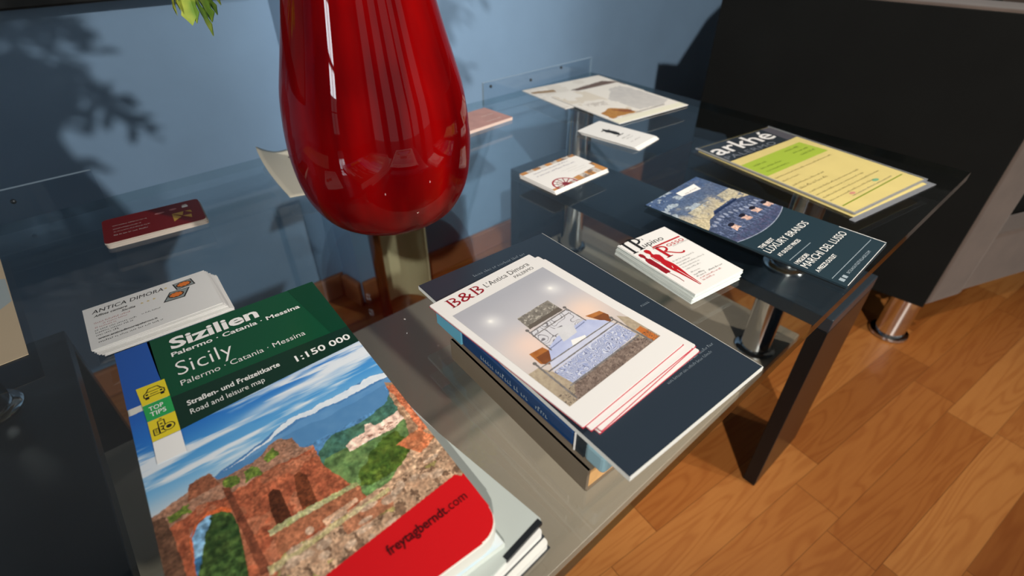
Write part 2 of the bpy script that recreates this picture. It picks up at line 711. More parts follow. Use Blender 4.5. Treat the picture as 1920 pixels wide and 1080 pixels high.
GX0, GX1, GY0, GY1 = -0.285, 0.75, 0.0705, 0.64
bm = box_bm(GX0, GX1, GY0, GY1, GZ - 0.010, GZ)
top = tpart('glass_top', bm, [M_GLASS, M_GEDGE, M_GREAR])
for p in top.data.polygons:
    p.material_index = 0 if abs(p.normal.z) > 0.5 else (2 if p.normal.y > 0.5 else 1)
tag(top, 'clear smoky glass top')
BZ = 0.313
BT = 0.018
for x0, x1 in ((-0.212, -0.083), (0.5477, 0.6766)):
    fr = tpart('end_frame', box_bm(x0, x1, 0.094, 0.628, BZ - BT, BZ), M_BLACK)
    bevel(fr, 0.0012)
    for y0, y1 in ((0.094, 0.112), (0.610, 0.628)):
        lg = tpart('leg', box_bm(x0, x1, y0, y1, 0.0005, BZ - BT - 0.0002), M_BLACK_SHADED, fr)
        bevel(lg, 0.0012)
SHZ = 0.172
sh = tpart('lower_shelf', box_bm(-0.226, 0.690, 0.150, 0.583, SHZ - 0.014, SHZ), M_SHELF)
bevel(sh, 0.001)
PX = ((-0.149), (0.614))
for px in PX:
    for py in (0.18, 0.537):
        ps = tpart('post', cyl_bm(px, py, 0.0195, BZ + 0.001, GZ - 0.0105, 48), M_CHROME, smooth=False)
        smooth_sharp(ps)
        prof = [(0.0, BZ + 0.0005), (0.0265, BZ + 0.0005), (0.0265, BZ + 0.003), (0.0245, BZ + 0.005), (0.0198, BZ + 0.006)]
        smooth_sharp(tpart('flange', lathe_bm(prof, 48, cx=px, cy=py), M_CHROME, ps, True))
        ps = tpart('shelf_post', cyl_bm(px, py, 0.0195, SHZ + 0.001, BZ - BT - 0.0005, 48), M_CHROME)
        smooth_sharp(ps)
        prof = [(0.0, SHZ + 0.0005), (0.0265, SHZ + 0.0005), (0.0265, SHZ + 0.003), (0.0245, SHZ + 0.005), (0.0198, SHZ + 0.006)]
        smooth_sharp(tpart('flange', lathe_bm(prof, 48, cx=px, cy=py), M_CHROME, ps, True))
for x0, x1, hh, scr in ((0.505, 0.75, 0.0245, ((0.5184, 0.4516), (0.602, 0.4464), (0.6716, 0.4545))), (-0.285, 0.005, 0.0305, ((-0.0615, 0.4527), (-0.22, 0.4527)))):
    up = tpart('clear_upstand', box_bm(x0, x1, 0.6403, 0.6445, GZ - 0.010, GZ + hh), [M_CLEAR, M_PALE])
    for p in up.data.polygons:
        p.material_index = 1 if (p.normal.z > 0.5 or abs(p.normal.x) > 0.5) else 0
    tag(up, 'clear plastic upstand along the rear edge')
    for sx, sz in scr:
        b2 = bmesh.new()
        bmesh.ops.create_cone(b2, cap_ends=True, segments=14, radius1=0.0024, radius2=0.0018, depth=0.002)
        bmesh.ops.rotate(b2, verts=b2.verts, matrix=Matrix.Rotation(math.pi / 2, 3, 'X'))
        bmesh.ops.translate(b2, verts=b2.verts, vec=(sx, 0.639, sz))
        tpart('screw', b2, mat('dark_screw', (60, 66, 72), 0.4, 0.6), up, True)

# ------------------------------------------------------------------ vase and foliage
VX, VY = 0.2105, 0.4165
VASE = empty('vase', (VX, VY, GZ + 0.0004))
tag(VASE, 'tall glossy red glass vase standing on the glass coffee table', 'vase')
prof = [(0, 0), (0.034, 0.0), (0.045, 0.0015), (0.0535, 0.006), (0.0625, 0.0135), (0.0695, 0.0245), (0.0745, 0.037), (0.0775, 0.052), (0.0790, 0.070), (0.0787, 0.085), (0.0775, 0.100),
        (0.0745, 0.121), (0.0690, 0.142), (0.0625, 0.166), (0.0565, 0.190), (0.0505, 0.215), (0.0465, 0.240), (0.0455, 0.262), (0.048, 0.285), (0.054, 0.305), (0.060, 0.318),
        (0.0605, 0.3205), (0.0575, 0.3195), (0.050, 0.302), (0.044, 0.284), (0.0415, 0.262), (0.0425, 0.240), (0.052, 0.190), (0.064, 0.142), (0.073, 0.100), (0.0745, 0.070), (0.065, 0.022), (0.04, 0.008), (0, 0.006)]


def smooth_profile(p, k=3):
    out = []
    for i in range(len(p) - 1):
        p0, p1, p2, p3 = [np.array(p[max(0, min(len(p) - 1, i + d))]) for d in (-1, 0, 1, 2)]
        for s in range(k):
            t = s / k
            out.append(tuple(0.5 * ((2 * p1) + (-p0 + p2) * t + (2 * p0 - 5 * p1 + 4 * p2 - p3) * t * t + (-p0 + 3 * p1 - 3 * p2 + p3) * t ** 3)))
    out.append(p[-1])
    return [(max(0.0, a), b) for a, b in out]


pr = [prof[0], prof[1]] + smooth_profile(prof[2:-1], 4) + [prof[-1]]
m_vase = bpy.data.materials.new('red_cased_glass')
m_vase.use_nodes = True
nt = m_vase.node_tree
b = nt.nodes['Principled BSDF']
tc = nt.nodes.new('ShaderNodeTexCoord')
mp = nt.nodes.new('ShaderNodeMapping')
mp.inputs['Scale'].default_value = (24, 24, 2.2)
nz = nt.nodes.new('ShaderNodeTexNoise')
nz.inputs['Scale'].default_value = 1.0
nz.inputs['Detail'].default_value = 3.0
rp = nt.nodes.new('ShaderNodeValToRGB')
rp.color_ramp.elements[0].position = 0.35
rp.color_ramp.elements[0].color = rgba((78, 0, 3))
rp.color_ramp.elements[1].position = 0.72
rp.color_ramp.elements[1].color = rgba((138, 3, 4))
nt.links.new(tc.outputs['Object'], mp.inputs[0])
nt.links.new(mp.outputs[0], nz.inputs['Vector'])
nt.links.new(nz.outputs['Fac'], rp.inputs[0])
nt.links.new(rp.outputs[0], b.inputs['Base Color'])
b.inputs['Roughness'].default_value = 0.6
b.inputs['Specular IOR Level'].default_value = 0.0
b.inputs['Coat Weight'].default_value = 0.65
b.inputs['Coat Roughness'].default_value = 0.015
b.inputs['Coat IOR'].default_value = 1.55
link_bm('body', lathe_bm(pr, 128), m_vase, VASE, True)

BQ = empty('foliage_bouquet', (VX, VY, GZ + 0.02))
tag(BQ, 'yellow-green leafy sprigs arranged in the red vase', 'plant')
m_leaf = bpy.data.materials.new('yellow_green_leaf')
m_leaf.use_nodes = True
nt = m_leaf.node_tree
b = nt.nodes['Principled BSDF']
tc = nt.nodes.new('ShaderNodeTexCoord')
nz = nt.nodes.new('ShaderNodeTexNoise')
nz.inputs['Scale'].default_value = 55.0
rp = nt.nodes.new('ShaderNodeValToRGB')
rp.color_ramp.elements[0].position = 0.35
rp.color_ramp.elements[0].color = rgba((104, 140, 50))
rp.color_ramp.elements[1].position = 0.66
rp.color_ramp.elements[1].color = rgba((188, 196, 84))
nt.links.new(tc.outputs['Object'], nz.inputs['Vector'])
nt.links.new(nz.outputs['Fac'], rp.inputs[0])
nt.links.new(rp.outputs[0], b.inputs['Base Color'])
b.inputs['Roughness'].default_value = 0.5
M_STEM = mat('green_stem', (104, 128, 52), 0.5)
LEAF = [(0.0, 0.05), (0.18, 0.16), (0.34, 0.42), (0.46, 0.36), (0.56, 0.62), (0.68, 0.50), (0.78, 0.66), (0.88, 0.34), (1.0, 0.0)]


def leaf_bm(bm, base, tip, width, up=(0, 0, 1), th=0.0006):
    base, tip = Vector(base), Vector(tip)
    d = tip - base
    ln = d.length
    d.normalize()
    s = d.cross(Vector(up))
    if s.length < 0.05: s = d.cross(Vector((1, 0, 0)))
    s.normalize()
    n = s.cross(d)
    rows = []
    for t, w in LEAF:
        c = base + d * ln * t + n * (-0.10 * ln * t * t)
        e = n * (0.16 * w * width)
        rows.append((c, c + s * w * width * 0.75 + e, c - s * w * width * 0.75 + e))
    for off in (0, -th):
        vs = [[bm.verts.new(q + n * off) for q in r] for r in rows]
        for a, b_ in zip(vs[:-1], vs[1:]):
            for i, j in ((0, 1), (0, 2)):
                f = (a[i], b_[i], b_[j], a[j])
                try: bm.faces.new(f)
                except ValueError: pass
    return bm


rnd = random.Random(5)


def W2B(p):   # world point -> bouquet space
    return Vector(p) - Vector((VX, VY, GZ + 0.02))


def sprig(path, leaves):
    pts = [W2B(p) for p in path]
    st = link_bm('stem', tube_bm(pts, [0.0024 - 0.0012 * i / (len(pts) - 1) for i in range(len(pts))]), M_STEM, BQ, True)
    bm = bmesh.new()
    for base, tip, w in leaves:
        leaf_bm(bm, W2B(base), W2B(tip), w)
    link_bm('leaves', bm, m_leaf, st, True)


# the sprig that hangs into view beside the vase
sprig([(0.206, 0.417, 0.50), (0.20, 0.42, 0.77), (0.17, 0.435, 0.81), (0.125, 0.455, 0.74), (0.106, 0.466, 0.645)],
      [((0.104, 0.467, 0.636), (0.117, 0.470, 0.5985), 0.0085), ((0.101, 0.468, 0.637), (0.1025, 0.472, 0.6065), 0.011), ((0.1085, 0.468, 0.637), (0.1185, 0.471, 0.6075), 0.013),
       ((0.107, 0.468, 0.640), (0.1235, 0.470, 0.6125), 0.013), ((0.100, 0.466, 0.645), (0.0935, 0.468, 0.6165), 0.010), ((0.097, 0.466, 0.64), (0.0905, 0.468, 0.6140), 0.009),
       ((0.1035, 0.468, 0.640), (0.1075, 0.471, 0.6075), 0.008), ((0.1115, 0.468, 0.642), (0.1275, 0.470, 0.6185), 0.009), ((0.109, 0.465, 0.66), (0.14, 0.462, 0.652), 0.008), ((0.106, 0.465, 0.66), (0.08, 0.462, 0.65), 0.008)])
# sprigs standing to the right, whose shade falls on the wall
for k in range(22):
    a = rnd.uniform(-0.9, 0.9)
    ex, ey, ez = 0.300 + rnd.uniform(-0.045, 0.03), 0.43 + rnd.uniform(-0.06, 0.06), 0.655 + 0.0105 * k + rnd.uniform(-0.01, 0.02)
    path = [(VX, VY, 0.5), (VX + 0.012, VY, 0.757), (0.25, 0.42 + (ey - 0.42) * .5, max(0.775, ez + 0.02)), (ex, ey, ez)]
    lv = []
    for j in range(8):
        t = rnd.uniform(0.25, 1.0)
        bx, by, bz = 0.25 + (ex - 0.25) * t, 0.42 + (ey - 0.42) * t, max(0.775, ez + .02) * (1 - t) + ez * t
        an = rnd.uniform(0, 6.28)
        l = rnd.uniform(0.024, 0.045)
        lv.append(((bx, by, bz), (bx + l * math.cos(an), by + l * math.sin(an) * 0.8, bz - rnd.uniform(0.004, 0.024)), rnd.uniform(0.010, 0.017)))
    sprig(path, lv)
for k in range(7):
    an = 1.2 + k * 0.6
    ex, ey, ez = VX - 0.02 + 0.09 * math.cos(an), VY + 0.08 * math.sin(an), 0.86 + rnd.uniform(0, 0.06)
    path = [(VX, VY, 0.5), (VX + 0.01 * math.cos(an), VY + 0.01 * math.sin(an), 0.757), (ex, ey, ez)]
    lv = []
    for j in range(8):
        t = rnd.uniform(0.4, 1.0)
        bx, by, bz = VX + (ex - VX) * t, VY + (ey - VY) * t, 0.757 + (ez - 0.757) * t
        q = rnd.uniform(0, 6.28)
        lv.append(((bx, by, bz), (bx + 0.035 * math.cos(q), by + 0.035 * math.sin(q), bz + rnd.uniform(-0.01, 0.02)), 0.011))
    sprig(path, lv)

# ------------------------------------------------------------------ armchair
CH = empty('armchair', (1.40, 0.2, 0))
tag(CH, 'dark velvet armchair on chrome feet beside the glass coffee table', 'armchair')
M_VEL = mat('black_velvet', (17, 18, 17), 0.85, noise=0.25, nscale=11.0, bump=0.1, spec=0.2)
M_VELB = mat('brown_grey_velvet', (86, 74, 68), 0.9, noise=0.16, nscale=26.0, bump=0.12, spec=0.2, sheen=0.3)


def cpart(name, pts, z0, z1, m, bv=0.012, parent=CH, rake=None):
    q = 0.955
    bm = prism_bm([(x * q - 1.40, y * q - 0.2) for x, y in pts], 0.679 - (0.679 - z0) * q, 0.679 - (0.679 - z1) * q)
    if rake:
        for v in bm.verts:
            if v.co.z > (z0 + z1) / 2: rake(v)
    o = link_bm(name, bm, m, parent)
    bevel(o, bv, 3)
    return o


cpart('arm', [(1.079, 0.062), (1.172, 0.028), (1.135, 0.52), (1.024, 0.565)], 0.072, 0.557, M_VELB, 0.008)
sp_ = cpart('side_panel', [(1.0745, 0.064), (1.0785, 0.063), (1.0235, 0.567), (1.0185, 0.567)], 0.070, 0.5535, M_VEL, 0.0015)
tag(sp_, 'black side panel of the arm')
cpart('arm', [(1.66, -0.155), (1.755, -0.19), (1.88, 0.27), (1.79, 0.31)], 0.072, 0.557, M_VELB, 0.008)
cpart('front_rail', [(1.178, 0.034), (1.658, -0.15), (1.675, -0.105), (1.195, 0.079)], 0.072, 0.195, M_VELB, 0.006)
cpart('seat_cushion', [(1.200, 0.095), (1.672, -0.09), (1.76, 0.30), (1.16, 0.42)], 0.10, 0.33, M_VEL, 0.03)
bk = [(1.024, 0.572), (1.14, 0.47), (1.77, 0.33), (1.88, 0.29), (1.93, 0.44), (1.06, 0.665)]
bm = bmesh.new()
prof_b = [(1.008, 0.425, 0.10), (1.008, 0.425, 0.55), (1.09, 0.405, 0.66), (1.24, 0.37, 0.775), (1.56, 0.30, 0.79), (1.74, 0.26, 0.67), (1.79, 0.245, 0.55), (1.79, 0.245, 0.10)]
fr_ = [bm.verts.new((x - 1.40 + (0.0 if 0 else 0), y - 0.2 - 0.001, z)) for x, y, z in prof_b]
bk_ = [bm.verts.new((x - 1.40 + 0.02, y - 0.2 + 0.105, z)) for x, y, z in prof_b]
bm.faces.new(fr_)
bm.faces.new(bk_[::-1])
for i in range(len(prof_b)):
    j = (i + 1) % len(prof_b)
    bm.faces.new((fr_[i], bk_[i], bk_[j], fr_[j]))
bevel(link_bm('backrest', bm, M_VEL, CH), 0.015, 3)
for fx, fy in ((1.060, 0.090), (1.62, -0.125), (1.03, 0.50), (1.76, 0.27)):
    ft = link_bm('foot', cyl_bm(fx - 1.40, fy - 0.2, 0.0255, 0.008, 0.0985, 40), M_CHROME, CH)
    smooth_sharp(ft)
    smooth_sharp(link_bm('foot_disc', lathe_bm([(0, 0.0005), (0.031, 0.0005), (0.034, 0.003), (0.033, 0.007), (0.0256, 0.0095), (0, 0.0095)], 40, cx=fx - 1.40, cy=fy - 0.2), M_CHROME, ft, True))

# ------------------------------------------------------------------ things behind the table
PF = empty('picture_frame', (-0.28, YL - 0.001, 0.578))
tag(PF, 'black picture frame hanging low on the blue wall at the upper left', 'picture frame')
bm = box_bm(-0.55, 0.55, -0.028, 0.0, 0.0, 0.042)
box_bm(-0.55, 0.55, -0.028, 0.0, 0.708, 0.75, bm)
box_bm(-0.55, -0.508, -0.028, 0.0, 0.042, 0.708, bm)
box_bm(0.508, 0.55, -0.028, 0.0, 0.042, 0.708, bm)
bevel(link_bm('moulding', bm, mat('black_frame', (16, 18, 20), 0.4), PF), 0.003)
link_bm('canvas', box_bm(-0.509, 0.509, -0.014, -0.004, 0.041, 0.709), mat('grey_canvas', (120, 124, 130), 0.8, noise=0.2, nscale=6), PF)

ST = empty('curved_stand', (0.392, 0.772, 0))
tag(ST, 'cream curved sheet stand with a brown edge on the floor behind the table', 'stand')


def arc_bm(a0, a1, r, th, z0, z1, n=24):
    bm = bmesh.new()
    pts = [(r * math.cos(math.radians(a0 + (a1 - a0) * i / n)), r * math.sin(math.radians(a0 + (a1 - a0) * i / n))) for i in range(n + 1)]
    pin = [(x * (r - th) / r, y * (r - th) / r) for x, y in pts]
    return prism_bm(pts + pin[::-1], z0, z1, bm)


link_bm('sheet_body', arc_bm(-25, 148, 0.0530, 0.0025, 0.001, 0.30), mat('cream_enamel', (205, 190, 150), 0.22), ST)
eb = link_bm('edge_strip', arc_bm(149, 205, 0.0535, 0.004, 0.001, 0.30), mat('brown_lacquer', (96, 52, 22), 0.15, coat=0.5), ST)
tag(eb, 'glossy brown edge strip')

# ------------------------------------------------------------------ paper on the table
mm = 0.001
G0 = GZ + 0.0003
G_SM = 0.00012


def stack_under(top_name, n, t, w, h, ctr, ang, z0, m, label, cat, group, jit, r=0.0, fan=(0, 0, 0), seed=1):
    """the cards lying under the topmost one, each its own object"""
    rn = random.Random(seed)
    first = None
    for i in range(n):
        f = (n - i) / max(1, n)
        c = (ctr[0] + rn.uniform(-jit, jit) + fan[0] * f, ctr[1] + rn.uniform(-jit, jit) + fan[1] * f)
        a = ang + rn.uniform(-jit, jit) * 900 + fan[2] * f
        z = z0 + i * (t + 0.00003)
        if first is None:
            first = sheet(top_name, w, h, t, c, a, z, m, r)
            tag(first, label, cat, group)
        else:
            ra = math.radians(a)
            ex = Vector((math.cos(ra), math.sin(ra)))
            ey = Vector((-ex.y, ex.x))
            o = Vector(c) - ex * w / 2 - ey * h / 2
            copy_of(first, (o.x, o.y, z), ra)
    return z0 + n * (t + 0.00003)


# --- wine-red cards, rear left
M_WINEC = mat('wine_red_card', (112, 14, 18), 0.35)
M_GOLD = mat('gold_ink', (190, 150, 66), 0.4)
CW, CHh, CT = 0.0815, 0.0500, 0.0004
c0 = (0.0312, 0.5451)
zt = stack_under('business_card', 10, CT, CW, CHh, c0, -6.3, G0, mat('cream_card', (216, 206, 196), 0.6), 'pale-edged business card in the stack under the wine-red card', 'card',
                 'cards stacked under the wine-red card', 0.0007, 0.003, fan=(0.001, -0.0022, 0.4), seed=3)
rc = sheet('business_card', CW, CHh, CT, c0, -6.3, zt, M_WINEC, 0.004)
tag(rc, 'wine-red business card with white print and gold emblem, topmost of its stack', 'card')
k = Ink()
k.marks(8, 32.0, 36, 1.3, 2)
k.marks(8, 12.0, 36, 1.8, 3).marks(8, 19.0, 37, 1.3, 4).marks(8, 25.0, 30, 1.3, 4)
k.v = [(x, 50 - y if False else y) for x, y in k.v]
k.build('white_print', M_WHITEINK, rc, CT + G_SM)
k = Ink()
for dx, dy, s in ((0, 0, 1),):
    k.poly([(56, 10), (63, 17), (56, 27)]).poly([(56, 27.6), (64, 19), (66, 27.6)]).poly([(71, 10), (64, 18.2), (71.5, 18)]).poly([(72, 27), (67, 27.6), (72.5, 21)])
k.build('gold_emblem', M_GOLD, rc, CT + G_SM)
k = Ink()
k.rect(66, 36, 71, 40).rect(66.6, 41, 70.4, 42.2)
k.build('white_badge', M_WHITEINK, rc, CT + G_SM)
k = Ink()
k.disc(58, 37.5, 3.2, 1.9).disc(46.5, 36.2, 4.2, 1.8)
k.build('rose_badges', M_ROSEINK, rc, CT + G_SM)

# --- white ANTICA DIMORA cards
CT = 0.00045
CW, CHh = 0.0820, 0.0540
c0 = (-0.0013, 0.3975)
zt = stack_under('business_card', 12, CT, CW, CHh, c0, -2.3, G0, M_WHITE, 'white business card in the fanned stack beneath the card with two orange tiles', 'card',
                 'cards fanned under the tile-decorated card', 0.0009, 0.0, fan=(0.006, -0.0045, -1.6), seed=8)
dc = sheet('business_card', CW, CHh, CT, c0, -2.3, zt, M_WHITE)
tag(dc, 'white business card reading ANTICA DIMORA with two orange tiles, topmost', 'card')
k = Ink()
k.text('ANTICA DIMORA', 5, 44.0, 46, 4.6, 0.0, 0.25, space=1.05)
k.text('Affitta camere', 5.5, 38.8, 21, 2.6, 0.012, 0.35).text('Sicilia', 22, 34.6, 9, 2.4, 0.012, 0.35)
k.marks(4.5, 21, 30, 1.7, 2).marks(4.5, 17.8, 27, 1.7, 3).marks(33, 21.8, 45, 1.3, 8)
k.marks(4.5, 14.4, 18, 1.8, 4)
k.text('www.anticadimorapalermo.it', 5, 9.8, 36, 2.0, 0.02).marks(5, 5.8, 44, 1.7, 6)
k.build('black_lettering', M_INK, dc, CT + G_SM)
k = Ink()
k.marks(5, 30.5, 27, 1.7, 11).marks(10, 27.4, 25, 1.6, 12).marks(5, 24.4, 17, 1.6, 13)
k.build('rose_lettering', M_ROSEINK, dc, CT + G_SM)
k = Ink()
for i in range(3):
    cx, cy = 35.5 + i * 4, 36.6 + i * 0.15
    k.poly([(cx + (1.3 if j % 2 == 0 else 0.55) * math.cos(math.radians(90 + 36 * j)), cy + (1.3 if j % 2 == 0 else 0.55) * math.sin(math.radians(90 + 36 * j))) for j in range(10)])
k.disc(53, 46, 0.9)
k.build('gold_stars', mat('pale_gold_ink', (214, 192, 128), 0.5), dc, CT + G_SM)
for cx, cy, q in ((65.0, 43.2, [(-7.2, 4.6), (-6.0, -5.0), (7.4, -4.6), (6.2, 5.2)]), (57.5, 32.0, [(-3.4, 6.2), (-9.6, -5.2), (4.6, -6.6), (10.4, 4.8)])):
    k = Ink()
    k.poly([(cx + a, cy + b_) for a, b_ in q])
    tl = k.build('tile_emblem', mat('tile_black_outline', (46, 50, 52), 0.5), dc, CT + G_SM)
    k = Ink()
    k.poly([(cx + a * 0.86, cy + b_ * 0.86) for a, b_ in q])
    k.build('tile_ground', mat('tile_grey', (140, 150, 150), 0.5), tl, CT + G_SM * 1.6)
    k = Ink()
    k.ring(cx, cy, 5.4, 1.2, 3.7, n=18)
    k.build('tile_ring', mat('tile_dark_ring', (58, 44, 34), 0.5), tl, CT + G_SM * 2.2)
    k = Ink()
    k.poly([(cx + (4.9 if j % 2 == 0 else 3.7) * math.cos(math.radians(20 * j)), cy + (3.3 if j % 2 == 0 else 2.5) * math.sin(math.radians(20 * j))) for j in range(18)])
    k.build('tile_flower', mat('tile_orange', (224, 122, 52), 0.5), tl, CT + G_SM * 2.8)

# --- tan-bordered cards with a cart wheel
CT = 0.0004
CW, CHh = 0.0850, 0.0550
c0 = (0.4020, 0.3700)
zt = stack_under('business_card', 6, CT, CW, CHh, c0, 0.2, G0, M_WHITE, 'white-edged business card in the low stack under the wheel-decorated card', 'card', 'cards under the wheel-decorated card', 0.0008, 0.0, fan=(-0.0015, -0.003, 0.8), seed=4)
wc = sheet('business_card', CW, CHh, CT, c0, 0.4, zt, M_WHITE)
tag(wc, 'white business card with tan patchwork border and red cart wheel, topmost', 'card')
P = Pic(85, 55, 4, (232, 231, 228))
n1 = P.noise(4, seed=3)
n2 = P.noise(9, seed=5)
edge = (P.Y > 49) | ((P.X > 70 - (P.Y * 0.0)) & (P.Y < 8)) | (P.Y < 4) | (P.X > 79) & (P.Y < 24) | ((P.X > 34) & (P.Y < 9 + (P.X - 34) * 0.10))
P.fill(edge, (176, 122, 62), (205, 150, 90), n1)
chk = (np.floor(P.X / 9.5).astype(int) % 2 == 1)
P.fill(edge & chk, (186, 178, 170), (214, 206, 196), n1)
P.fill(edge & (n2 > 0.6), (110, 92, 84), a=0.7)
wx, wy, wr = 21, 4, 14.5
for j in range(12):
    a = math.pi * 2 * j / 12
    P.fill(P.seg((wx, wy), (wx + wr * math.cos(a), wy + wr * math.sin(a)), 1.3), (150, 46, 56))
rr = np.hypot(P.X - wx, P.Y - wy)
P.fill((rr < 4.0), (128, 40, 52))
P.fill((rr > 9.0) & (rr < 10.2), (150, 160, 150), a=0.6)
P.fill((rr > 13.2) & (rr < 15.2), (158, 40, 50))
P.build('printed_face', M_PHOTOM, wc, 0, 0, CT + G_SM)
k = Ink()
k.marks(11, 42.5, 66, 2.7, 2, 0.02).marks(9, 35.5, 70, 2.7, 3, 0.02)
k.build('script_lettering', mat('violet_grey_ink', (112, 108, 136), 0.5), wc, CT + 2 * G_SM)
k = Ink()
k.marks(40, 28.5, 66, 1.2, 4).marks(45, 23.5, 72, 1.1, 5).marks(52, 18.8, 70, 1.1, 6)
k.build('small_print', mat('pale_print_ink', (168, 168, 166), 0.5), wc, CT + 2 * G_SM)

# --- plain white cards with a small black drawing
c0 = (0.5355, 0.4060)
CW, CHh = 0.0525, 0.0865
zt = stack_under('business_card', 8, CT, CW, CHh, c0, 7.0, G0, M_WHITE, 'white business card stacked under the card with the small black drawing', 'card', 'cards under the card with a black drawing', 0.0010, 0.0025, fan=(0.003, -0.004, 1.0), seed=6)
pc = sheet('business_card', CW, CHh, CT, c0, 7.0, zt, M_WHITE, 0.0025)
tag(pc, 'white portrait business card with a small black drawing, topmost, near the leaflets', 'card')
k = Ink()
k.poly([(23, 60), (25, 64), (28, 66), (29, 61), (31, 55), (32, 47), (31, 42), (28, 38), (24, 38), (22, 43), (23, 50), (21, 55)])
k.rect(19, 60, 23, 62).rect(29, 57, 33, 58.5).rect(18, 36, 33, 37.6)
k.marks(16, 27, 36, 2.4, 1).marks(19, 22.5, 33, 1.6, 2).marks(14, 13, 20, 1.8, 3).marks(23, 13, 36, 1.8, 4)
k.build('black_drawing', M_INK, pc, CT + G_SM)

# --- red figure cards
CT = 0.00042
CW, CHh = 0.0575, 0.0835
c0 = (0.3423, 0.1805)
zt = stack_under('business_card', 16, CT, CW, CHh, c0, -7.0, G0, [M_EDGE], 'white business card in the thick stack beneath the red-figure card', 'card', 'cards stacked under the red-figure card', 0.0005, 0.0, fan=(-0.0035, -0.0005, -0.6), seed=12)
pr_ = sheet('business_card', CW, CHh, CT, c0, -7.0, zt, M_WHITE)
tag(pr_, 'white business card with two red figures and red R, topmost of its stack', 'card')
k = Ink()
k.poly([(3.2, 66), (5.8, 66), (6.0, 83.5), (3.4, 83.5)]).rect(1.6, 66, 7.4, 67.0).rect(1.6, 82.5, 7.4, 83.5)          # I
k.poly([(12.0, 67), (15.0, 67), (15.0, 85.5), (12.0, 85.5)]).rect(10.4, 67, 16.6, 68.0).rect(10.4, 84.6, 16, 85.5)     # P
k.ring(15.4, 80.2, 6.2, 1.9, 5.2, n=20, a0=-92, a1=92)
k.text('upino', 17.0, 68.2, 24, 6.4, 0.0).text("'i", 22, 77.6, 3, 3)
k.marks(38.5, 56.0, 57, 1.3, 9)
k.build('black_lettering', M_INK, pr_, CT + G_SM)
k = Ink()
k.poly([(22.4, 46), (25.6, 46), (25.6, 63), (22.4, 63)]).rect(20.6, 46, 27.4, 47.1).rect(20.6, 62.0, 27, 63.0)          # R
k.ring(26.0, 58.2, 6.4, 2.0, 4.8, n=20, a0=-92, a1=92)
k.path([(26.6, 53.6), (30, 50.5), (33, 47.4), (36, 45.4), (39, 44.8), (41, 46.4)], 1.7)
k.rect(21.8, 63.4, 55.5, 65.2)
k.text('osso', 34.2, 57.6, 20.5, 5.6, 0.0)
k.build('red_lettering', M_REDINK, pr_, CT + G_SM)
fig = [(0, 0), (1.6, 0), (2.2, 7), (2.6, 14), (3.6, 20), (4.5, 27), (4.7, 32), (4.0, 37), (3.4, 40), (4.6, 44), (5.0, 48), (3.0, 50.2), (1.5, 50.6), (1.6, 53), (2.7, 55), (2.9, 57.6), (1.7, 59.8), (-0.3, 60), (-1.7, 58.6), (-1.9, 56), (-0.9, 53.6), (-0.9, 51.6), (-2.4, 50), (-3.4, 46), (-3.0, 41), (-2.4, 37), (-2.8, 32), (-2.6, 27), (-1.6, 20), (-0.8, 12), (-0.4, 6)]
k = Ink()
k.poly([(13.0 + x * 1.12, 6.5 + y * 0.98) for x, y in fig])
hd = k.build('red_figure', M_REDINK, pr_, CT + G_SM)
k = Ink()
k.line(np.array([13.9, 7]), np.array([13.7, 30]), 0.5).line(np.array([10.4, 44]), np.array([10.0, 54]), 0.5).line(np.array([12.6, 33]), np.array([14.2, 36]), 0.4)
k.build('figure_outline', M_WHITEINK, hd, CT + 2 * G_SM)
k = Ink()
k.poly([(4.6 + x * 0.92 if x < 0 or y > 48 else 4.6 + min(x, 3.4) * 0.9, 31 + (y - 27) * 0.98) for x, y in fig if y >= 27])
k.path([(5.4, 31), (6.4, 22), (6.0, 16)], 0.6)
k.build('red_figure', mat('dark_red_ink', (140, 16, 30), 0.45), pr_, CT + G_SM)
k = Ink()
for i, (yy, x1) in enumerate(((39.2, 45), (35.6, 36), (32.4, 50), (29.0, 40), (25.6, 37.5), (20.6, 30))):
    k.marks(20, yy, x1, 1.5, i)
k.build('grey_small_print', M_GREYINK, pr_, CT + G_SM)
k = Ink()
k.marks(19.2, 16.8, 31, 1.7, 21).marks(19.2, 14.0, 30, 1.7, 22).marks(34, 14.6, 50, 1.7, 23)
k.build('black_small_print', M_INK, pr_, CT + G_SM)
k = Ink()
k.marks(19.4, 11.2, 45, 1.6, 24).marks(19.4, 8.4, 33, 1.6, 25)
k.build('red_small_print', M_REDINK, pr_, CT + G_SM)

# --- dark outlet leaflet
LW, LH, LT = 0.0955, 0.1885, 0.0018
l0 = (0.4549, 0.1682)
under = sheet('leaflet', LW - 0.002, LH - 0.002, 0.0016, (l0[0] + 0.001, l0[1] - 0.0012), 2.0, G0, mat('dark_leaflet_back', (40, 48, 54), 0.35), 0.001)
tag(under, 'dark leaflet lying hidden under the luxury brands leaflet', 'leaflet')
lx = sheet('leaflet', LW, LH, LT, l0, 2.3, G0 + 0.0018, mat('slate_leaflet', (38, 56, 66), 0.18, coat=0.3), 0.001)
tag(lx, 'slate-blue leaflet reading LUXURY BRANDS with an arcade photo on top', 'leaflet')
P = Pic(95, 108, 4, (60, 84, 130))
oy = 80.0
Yw = P.Y + oy
n1, n2, n3 = P.noise(22, 14, seed=2, octv=5), P.noise(10, 7, seed=7, octv=5), P.noise(2.2, seed=9)
P.ramp(P.X > -1, [(80, (204, 196, 164)), (125, (200, 188, 156)), (143, (168, 164, 152)), (158, (92, 108, 136)), (190, (66, 88, 128))], Yw + (n1 - 0.5) * 60)
P.fill((n2 * 0.6 + n1 * 0.5) > 0.60, (66, 84, 120), (110, 120, 140), n2, a=0.75)
